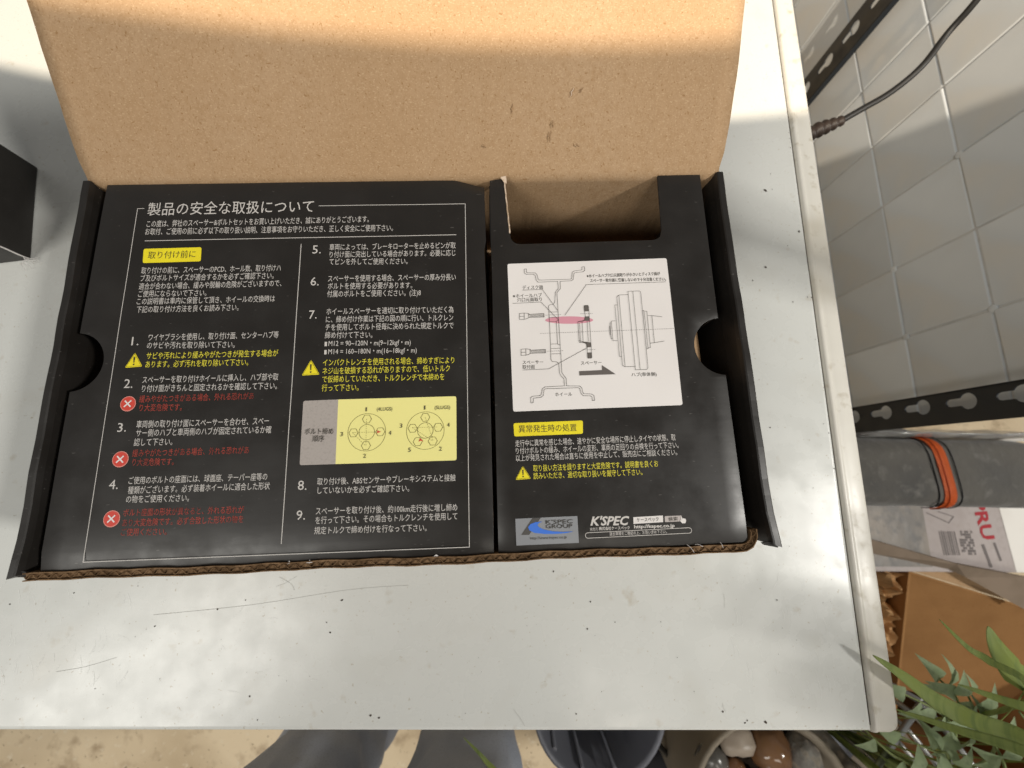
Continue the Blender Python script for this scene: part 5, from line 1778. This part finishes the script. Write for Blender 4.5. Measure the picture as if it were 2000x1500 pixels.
def small_leaf(bm_, p, d_, ln, wd, up):
    d_ = Vector(d_).normalized()
    up = Vector(up).normalized()
    s_ = d_.cross(up).normalized()
    up = s_.cross(d_)
    rows = []
    for f, w_ in ((0, 0.04), (0.12, 0.55), (0.28, 1.0), (0.5, 0.86), (0.75, 0.45), (0.92, 0.14), (1.0, 0.01)):
        c_ = Vector(p) + d_ * ln * f + up * (0.18 * ln * sin(pi * f) - 0.1 * ln * f * f)
        rows.append([bm_.verts.new(c_ + s_ * wd * w_ * o_ + up * wd * w_ * 0.4 * abs(o_)) for o_ in (-1, 0, 1)])
    for a, b in zip(rows, rows[1:]):
        for k in range(2):
            f = bm_.faces.new((a[k], a[k + 1], b[k + 1], b[k]))
            f.smooth = True


for si, st in enumerate(STEMS):
    P = spline(st, 7)
    bm = BM()
    tube(bm, P, [0.0022 - 0.0013 * i / len(P) for i in range(len(P))], 6)
    put('stem', bm, 'stem', iv)
    n = len(P)
    for i in range(int(n * 0.38), n, 3):
        t = (P[min(i + 1, n - 1)] - P[i - 1]).normalized()
        for s_ in ((-1, 1) if i < n - 2 else (0,)):
            if s_ and random.random() < (0.75 if si == 4 else 0.45):
                continue
            sd = t.cross(Vector((0, 0, 1))).normalized()
            d_ = t * random.uniform(0.3, 0.9) + sd * s_ * random.uniform(0.7, 1.1) + Vector((0, 0, random.uniform(-0.2, 0.5)))
            bm = BM()
            small_leaf(bm, P[i], d_, random.uniform(0.022, 0.040), random.uniform(0.0050, 0.0085), Vector((random.uniform(-0.5, 0.5), random.uniform(-0.5, 0.5), 1)))
            put('leaf', bm, 'ivy', iv)

# ---------------- wire basket
wb = thing('wire_basket', 'grey metal wire basket under the corner of the table', 'basket', (0.50, -0.40, FLOOR))
WZ = -0.360
wd_ = Vector((0.60, -0.80, 0)).normalized()
wn = Vector((wd_.y, -wd_.x, 0))
w0 = Vector((0.590, -0.335, WZ))
for k in range(11):
    a = w0 + wn * (0.0215 * k) + wd_ * (0.004 * k)
    b = a + wd_ * 0.23
    bm = BM()
    tube(bm, [a + Vector((0, 0, -0.20)), a + Vector((0, 0, -0.02)), a + wd_ * 0.006 + Vector((0, 0, -0.004)), a + wd_ * 0.02, b - wd_ * 0.02, b + Vector((0, 0, -0.02)), b + Vector((0, 0, -0.20))], 0.0034, 8)
    put('wire', bm, 'wire', wb)
bm = BM()
c_ = [w0 - wn * 0.02, w0 + wn * 0.245 + wd_ * 0.04, w0 + wn * 0.245 + wd_ * 0.26, w0 - wn * 0.02 + wd_ * 0.225]
tube(bm, [c_[0], c_[1], c_[2], c_[3], c_[0]], 0.0042, 8)
put('rim_wire', bm, 'wire', wb)
for q in c_:
    bm = BM()
    tube(bm, [q, Vector((q.x, q.y, FLOOR + 0.0005))], 0.004, 8)
    put('leg', bm, 'wire', wb)
bm = BM()
tube(bm, [q - Vector((0, 0, 0.20)) for q in c_ + [c_[0]]], 0.0034, 8)
put('lower_wire', bm, 'wire', wb)

# ---------------- planter full of stones
sp_ = thing('stone_planter', 'tall beige rimmed planter filled with polished stones by the table front', 'planter', (0.345, -0.415, FLOOR))


def lathe(bm_, cx_, cy_, prof_, seg=40):
    rings_ = [[bm_.verts.new((cx_ + r_ * cos(2 * pi * k / seg), cy_ + r_ * sin(2 * pi * k / seg), z)) for k in range(seg)] for r_, z in prof_]
    for a, b in zip(rings_, rings_[1:]):
        for k in range(seg):
            f = bm_.faces.new((a[k], a[(k + 1) % seg], b[(k + 1) % seg], b[k]))
            f.smooth = True
    bm_.faces.new(rings_[0][::-1])
    bm_.faces.new(rings_[-1])
    bmesh.ops.recalc_face_normals(bm_, faces=bm_.faces)


SX, SY, SZ = 0.345, -0.415, -0.300
bm = BM()
lathe(bm, SX, SY, [(0.072, FLOOR + 0.0005), (0.078, FLOOR + 0.03), (0.096, SZ - 0.03), (0.104, SZ - 0.004), (0.104, SZ), (0.099, SZ + 0.001), (0.094, SZ - 0.006), (0.092, SZ - 0.05)])
put('planter_body', bm, 'pot', sp_)
bm = BM()
lathe(bm, SX, SY, [(0.0915, SZ - 0.055), (0.0915, SZ - 0.048), (0.0002, SZ - 0.044)])
put('soil', bm, 'soil', sp_)
for i, (x, y, z, rx, ry, rz, m_, lb) in enumerate((
        (0.3130, -0.3470, -0.318, 0.024, 0.017, 0.018, 'stone_pale', 'pale beige smooth stone at the rim of the planter'),
        (0.3540, -0.3560, -0.316, 0.026, 0.026, 0.024, 'stone_brown', 'large brown polished stone in the planter'),
        (0.2795, -0.3720, -0.322, 0.020, 0.022, 0.020, 'stone_dark', 'dark grey wet looking stone at the left in the planter'),
        (0.3070, -0.3860, -0.322, 0.018, 0.018, 0.017, 'stone_brown', 'small dark brown stone between grey and brown stones'),
        (0.3960, -0.3680, -0.318, 0.021, 0.030, 0.025, 'stone_rough', 'rough grey weathered stone at the right in the planter'),
        (0.3350, -0.4050, -0.318, 0.025, 0.020, 0.022, 'stone_dark', 'dark stone in the middle of the planter'),
        (0.3820, -0.4200, -0.318, 0.026, 0.024, 0.024, 'stone_pale', 'pale stone deep in the planter behind the brown one'),
        (0.2850, -0.4250, -0.318, 0.026, 0.024, 0.024, 'stone_rough', 'rough stone at the near side of the planter'))):
    bm = BM()
    blob(bm, (x, y, z), (rx, ry, rz), 3, 0.22, 5, i * 3.7)
    tag(put('stone', bm, m_), lb, 'stone', 'stones in the planter')
# weathered rock standing beside it
bm = BM()
blob(bm, (0.470, -0.420, -0.52), (0.045, 0.055, 0.198), 4, 0.30, 7, 21.0)
tag(put('weathered_rock', bm, 'stone_rough'), 'tall grey weathered rock between stone planter and wire basket', 'rock')

# ---------------- dark grey bin
bn = thing('waste_bin', 'dark grey round plastic bin in front of the table', 'bin', (0.13, -0.302, FLOOR))
bm = BM()
lathe(bm, 0.13, -0.302, [(0.060, FLOOR + 0.0005), (0.064, FLOOR + 0.01), (0.080, -0.312), (0.085, -0.308), (0.085, -0.300), (0.0815, -0.299), (0.0785, -0.304), (0.062, FLOOR + 0.03)])
put('bin_body', bm, 'bin', bn)
for k in range(3):
    bm = BM()
    a = -2.4 + 0.55 * k
    tube(bm, [(0.13 + r_ * cos(a), -0.302 + r_ * sin(a), z) for r_, z in ((0.0765, -0.312), (0.064, FLOOR + 0.05))], 0.003, 6)
    put('rib', bm, 'bin', bn)

# ---------------- black bag with a strap between bin and planter
bgt = thing('cloth_bag', 'black cloth bag with a strap on the floor between bin and planter', 'bag', (0.24, -0.47, FLOOR))
bm = BM()
blob(bm, (0.235, -0.470, -0.585), (0.075, 0.085, 0.135), 4, 0.16, 6, 4.0, 0.75)
put('bag_body', bm, 'bag', bgt)
bm = BM()
tube(bm, spline([(0.200, -0.405, -0.50), (0.222, -0.385, -0.42), (0.236, -0.398, -0.40), (0.262, -0.430, -0.43), (0.275, -0.45, -0.50)], 6), 0.0045, 8)
put('strap', bm, 'cable', bgt)

# ================================================================== PHOTOGRAPHER (only the legs show below the table edge)


def skinned(name, verts, edges, radii, root_, m_, parent, sub=2, fold=0.0, fr=20.0):
    me = bpy.data.meshes.new(name)
    c0 = ORG[parent.name]
    me.from_pydata([tuple(Vector(v) - c0) for v in verts], edges, [])
    o = bpy.data.objects.new(name, me)
    C.objects.link(o)
    sk = o.modifiers.new('skin', 'SKIN')
    sk.use_smooth_shade = True
    if not me.skin_vertices:
        bpy.context.view_layer.objects.active = o
    for i, r_ in enumerate(radii):
        sv = me.skin_vertices[0].data[i]
        sv.radius = r_ if isinstance(r_, tuple) else (r_, r_)
        sv.use_root = (i == root_)
    ss = o.modifiers.new('sub', 'SUBSURF')
    ss.levels = sub
    ss.render_levels = sub
    bpy.context.view_layer.update()
    nm = bpy.data.meshes.new_from_object(o.evaluated_get(bpy.context.evaluated_depsgraph_get()))
    o.modifiers.clear()
    o.data = nm
    bpy.data.meshes.remove(me)
    nm.name = name
    if fold:
        for v in nm.vertices:
            p = v.co
            k = noise.noise(Vector((p.x * fr, p.y * fr, p.z * fr * 0.45))) + 0.5 * noise.noise(Vector((p.x * fr * 2.2, p.y * fr * 2.2, p.z * fr * 1.2 + 4)))
            v.co = p + v.normal * fold * k
    nm.materials.append(M[m_])
    for p in nm.polygons:
        p.use_smooth = True
    o.parent = parent
    ORG[o.name] = c0
    return o


HX = -0.125
pr = thing('person', 'person in grey trousers standing at the front of the table', 'person', (HX, -0.36, FLOOR))
F = FLOOR
LX, RX = -0.218, -0.036
body_v = [(HX, -0.390, 0.13), (HX, -0.395, 0.30), (HX, -0.405, 0.48), (HX, -0.400, 0.62), (HX, -0.375, 0.705), (HX, -0.340, 0.785), (HX, -0.325, 0.87), (HX, -0.335, 0.92)]
body_e = [(0, 1), (1, 2), (2, 3), (3, 4), (4, 5), (5, 6), (6, 7)]
body_r = [(0.13, 0.09), (0.115, 0.085), (0.125, 0.095), (0.09, 0.075), 0.048, 0.062, 0.080, 0.062]
for s in (-1, 1):
    b0 = len(body_v)
    body_v += [(HX + s * 0.15, -0.405, 0.615), (HX + s * 0.205, -0.415, 0.49), (HX + s * 0.225, -0.415, 0.345), (HX + s * 0.228, -0.390, 0.215), (HX + s * 0.225, -0.370, 0.110), (HX + s * 0.224, -0.362, 0.060)]
    body_e += [(3, b0), (b0, b0 + 1), (b0 + 1, b0 + 2), (b0 + 2, b0 + 3), (b0 + 3, b0 + 4), (b0 + 4, b0 + 5)]
    body_r += [0.062, 0.048, 0.042, 0.037, 0.026, (0.018, 0.032)]
    h0 = b0 + 5
    bx_, by_, bz_ = body_v[h0]
    for (fy, ln) in ((0.028, 0.92), (0.010, 1.08), (-0.009, 1.0), (-0.026, 0.8)):
        j = len(body_v)
        body_v += [(bx_, by_ + fy, bz_ - 0.036), (bx_ - s * 0.004, by_ + fy, bz_ - 0.036 - 0.026 * ln), (bx_ - s * 0.016, by_ + fy, bz_ - 0.036 - 0.052 * ln)]
        body_e += [(h0, j), (j, j + 1), (j + 1, j + 2)]
        body_r += [0.0095, 0.0085, 0.0075]
    j = len(body_v)
    body_v += [(bx_ - s * 0.008, by_ + 0.038, bz_ - 0.004), (bx_ - s * 0.012, by_ + 0.050, bz_ - 0.026), (bx_ - s * 0.014, by_ + 0.052, bz_ - 0.046)]
    body_e += [(h0, j), (j, j + 1), (j + 1, j + 2)]
    body_r += [0.011, 0.010, 0.0085]
for x in (LX, RX):
    b0 = len(body_v)
    body_v += [(HX + (x - HX) * 0.9, -0.385, 0.06), (x, -0.370, -0.27), (x, -0.387, -0.62), (x, -0.33, -0.685)]
    body_e += [(0, b0), (b0, b0 + 1), (b0 + 1, b0 + 2), (b0 + 2, b0 + 3)]
    body_r += [0.062, 0.038, 0.030, 0.028]
skinned('body', body_v, body_e, body_r, 0, 'skin', pr, 2)
tv = [(HX, -0.390, 0.17), (HX, -0.390, 0.10)]
te = [(0, 1)]
tr = [(0.145, 0.105), (0.152, 0.112)]
for x in (LX, RX):
    b0 = len(tv)
    tv += [(HX + (x - HX) * 0.92, -0.388, 0.02), (HX + (x - HX) * 0.97, -0.378, -0.13), (x, -0.368, -0.26), (x, -0.366, -0.33), (x, -0.378, -0.48), (x, -0.388, -0.60), (x, -0.385, -0.665)]
    te += [(1, b0)] + [(b0 + k, b0 + k + 1) for k in range(6)]
    tr += [0.095, 0.084, 0.072, 0.068, 0.066, 0.062, 0.064]
skinned('trousers', tv, te, tr, 1, 'denim', pr, 3, 0.013, 22.0)
sv_ = [(HX, -0.390, 0.10), (HX, -0.395, 0.30), (HX, -0.405, 0.48), (HX, -0.402, 0.62), (HX, -0.385, 0.675)]
se_ = [(0, 1), (1, 2), (2, 3), (3, 4)]
sr_ = [(0.160, 0.120), (0.140, 0.108), (0.148, 0.116), (0.110, 0.090), 0.060]
for s in (-1, 1):
    b0 = len(sv_)
    sv_ += [(HX + s * 0.15, -0.405, 0.615), (HX + s * 0.205, -0.415, 0.49), (HX + s * 0.225, -0.415, 0.345), (HX + s * 0.228, -0.392, 0.200)]
    se_ += [(3, b0), (b0, b0 + 1), (b0 + 1, b0 + 2), (b0 + 2, b0 + 3)]
    sr_ += [0.078, 0.064, 0.055, 0.046]
skinned('shirt', sv_, se_, sr_, 1, 'shirt', pr, 2, 0.006, 14.0)
bm = BM()
blob(bm, (HX, -0.350, 0.905), (0.088, 0.098, 0.085), 4, 0.10, 8, 2.0)
put('hair', bm, 'hair', pr)
for x in (LX, RX):
    bm = BM()
    blob(bm, (x, -0.335, F + 0.034), (0.044, 0.125, 0.033), 4, 0.05, 4, x * 9, 0.7)
    put('shoe', bm, 'shoe', pr)
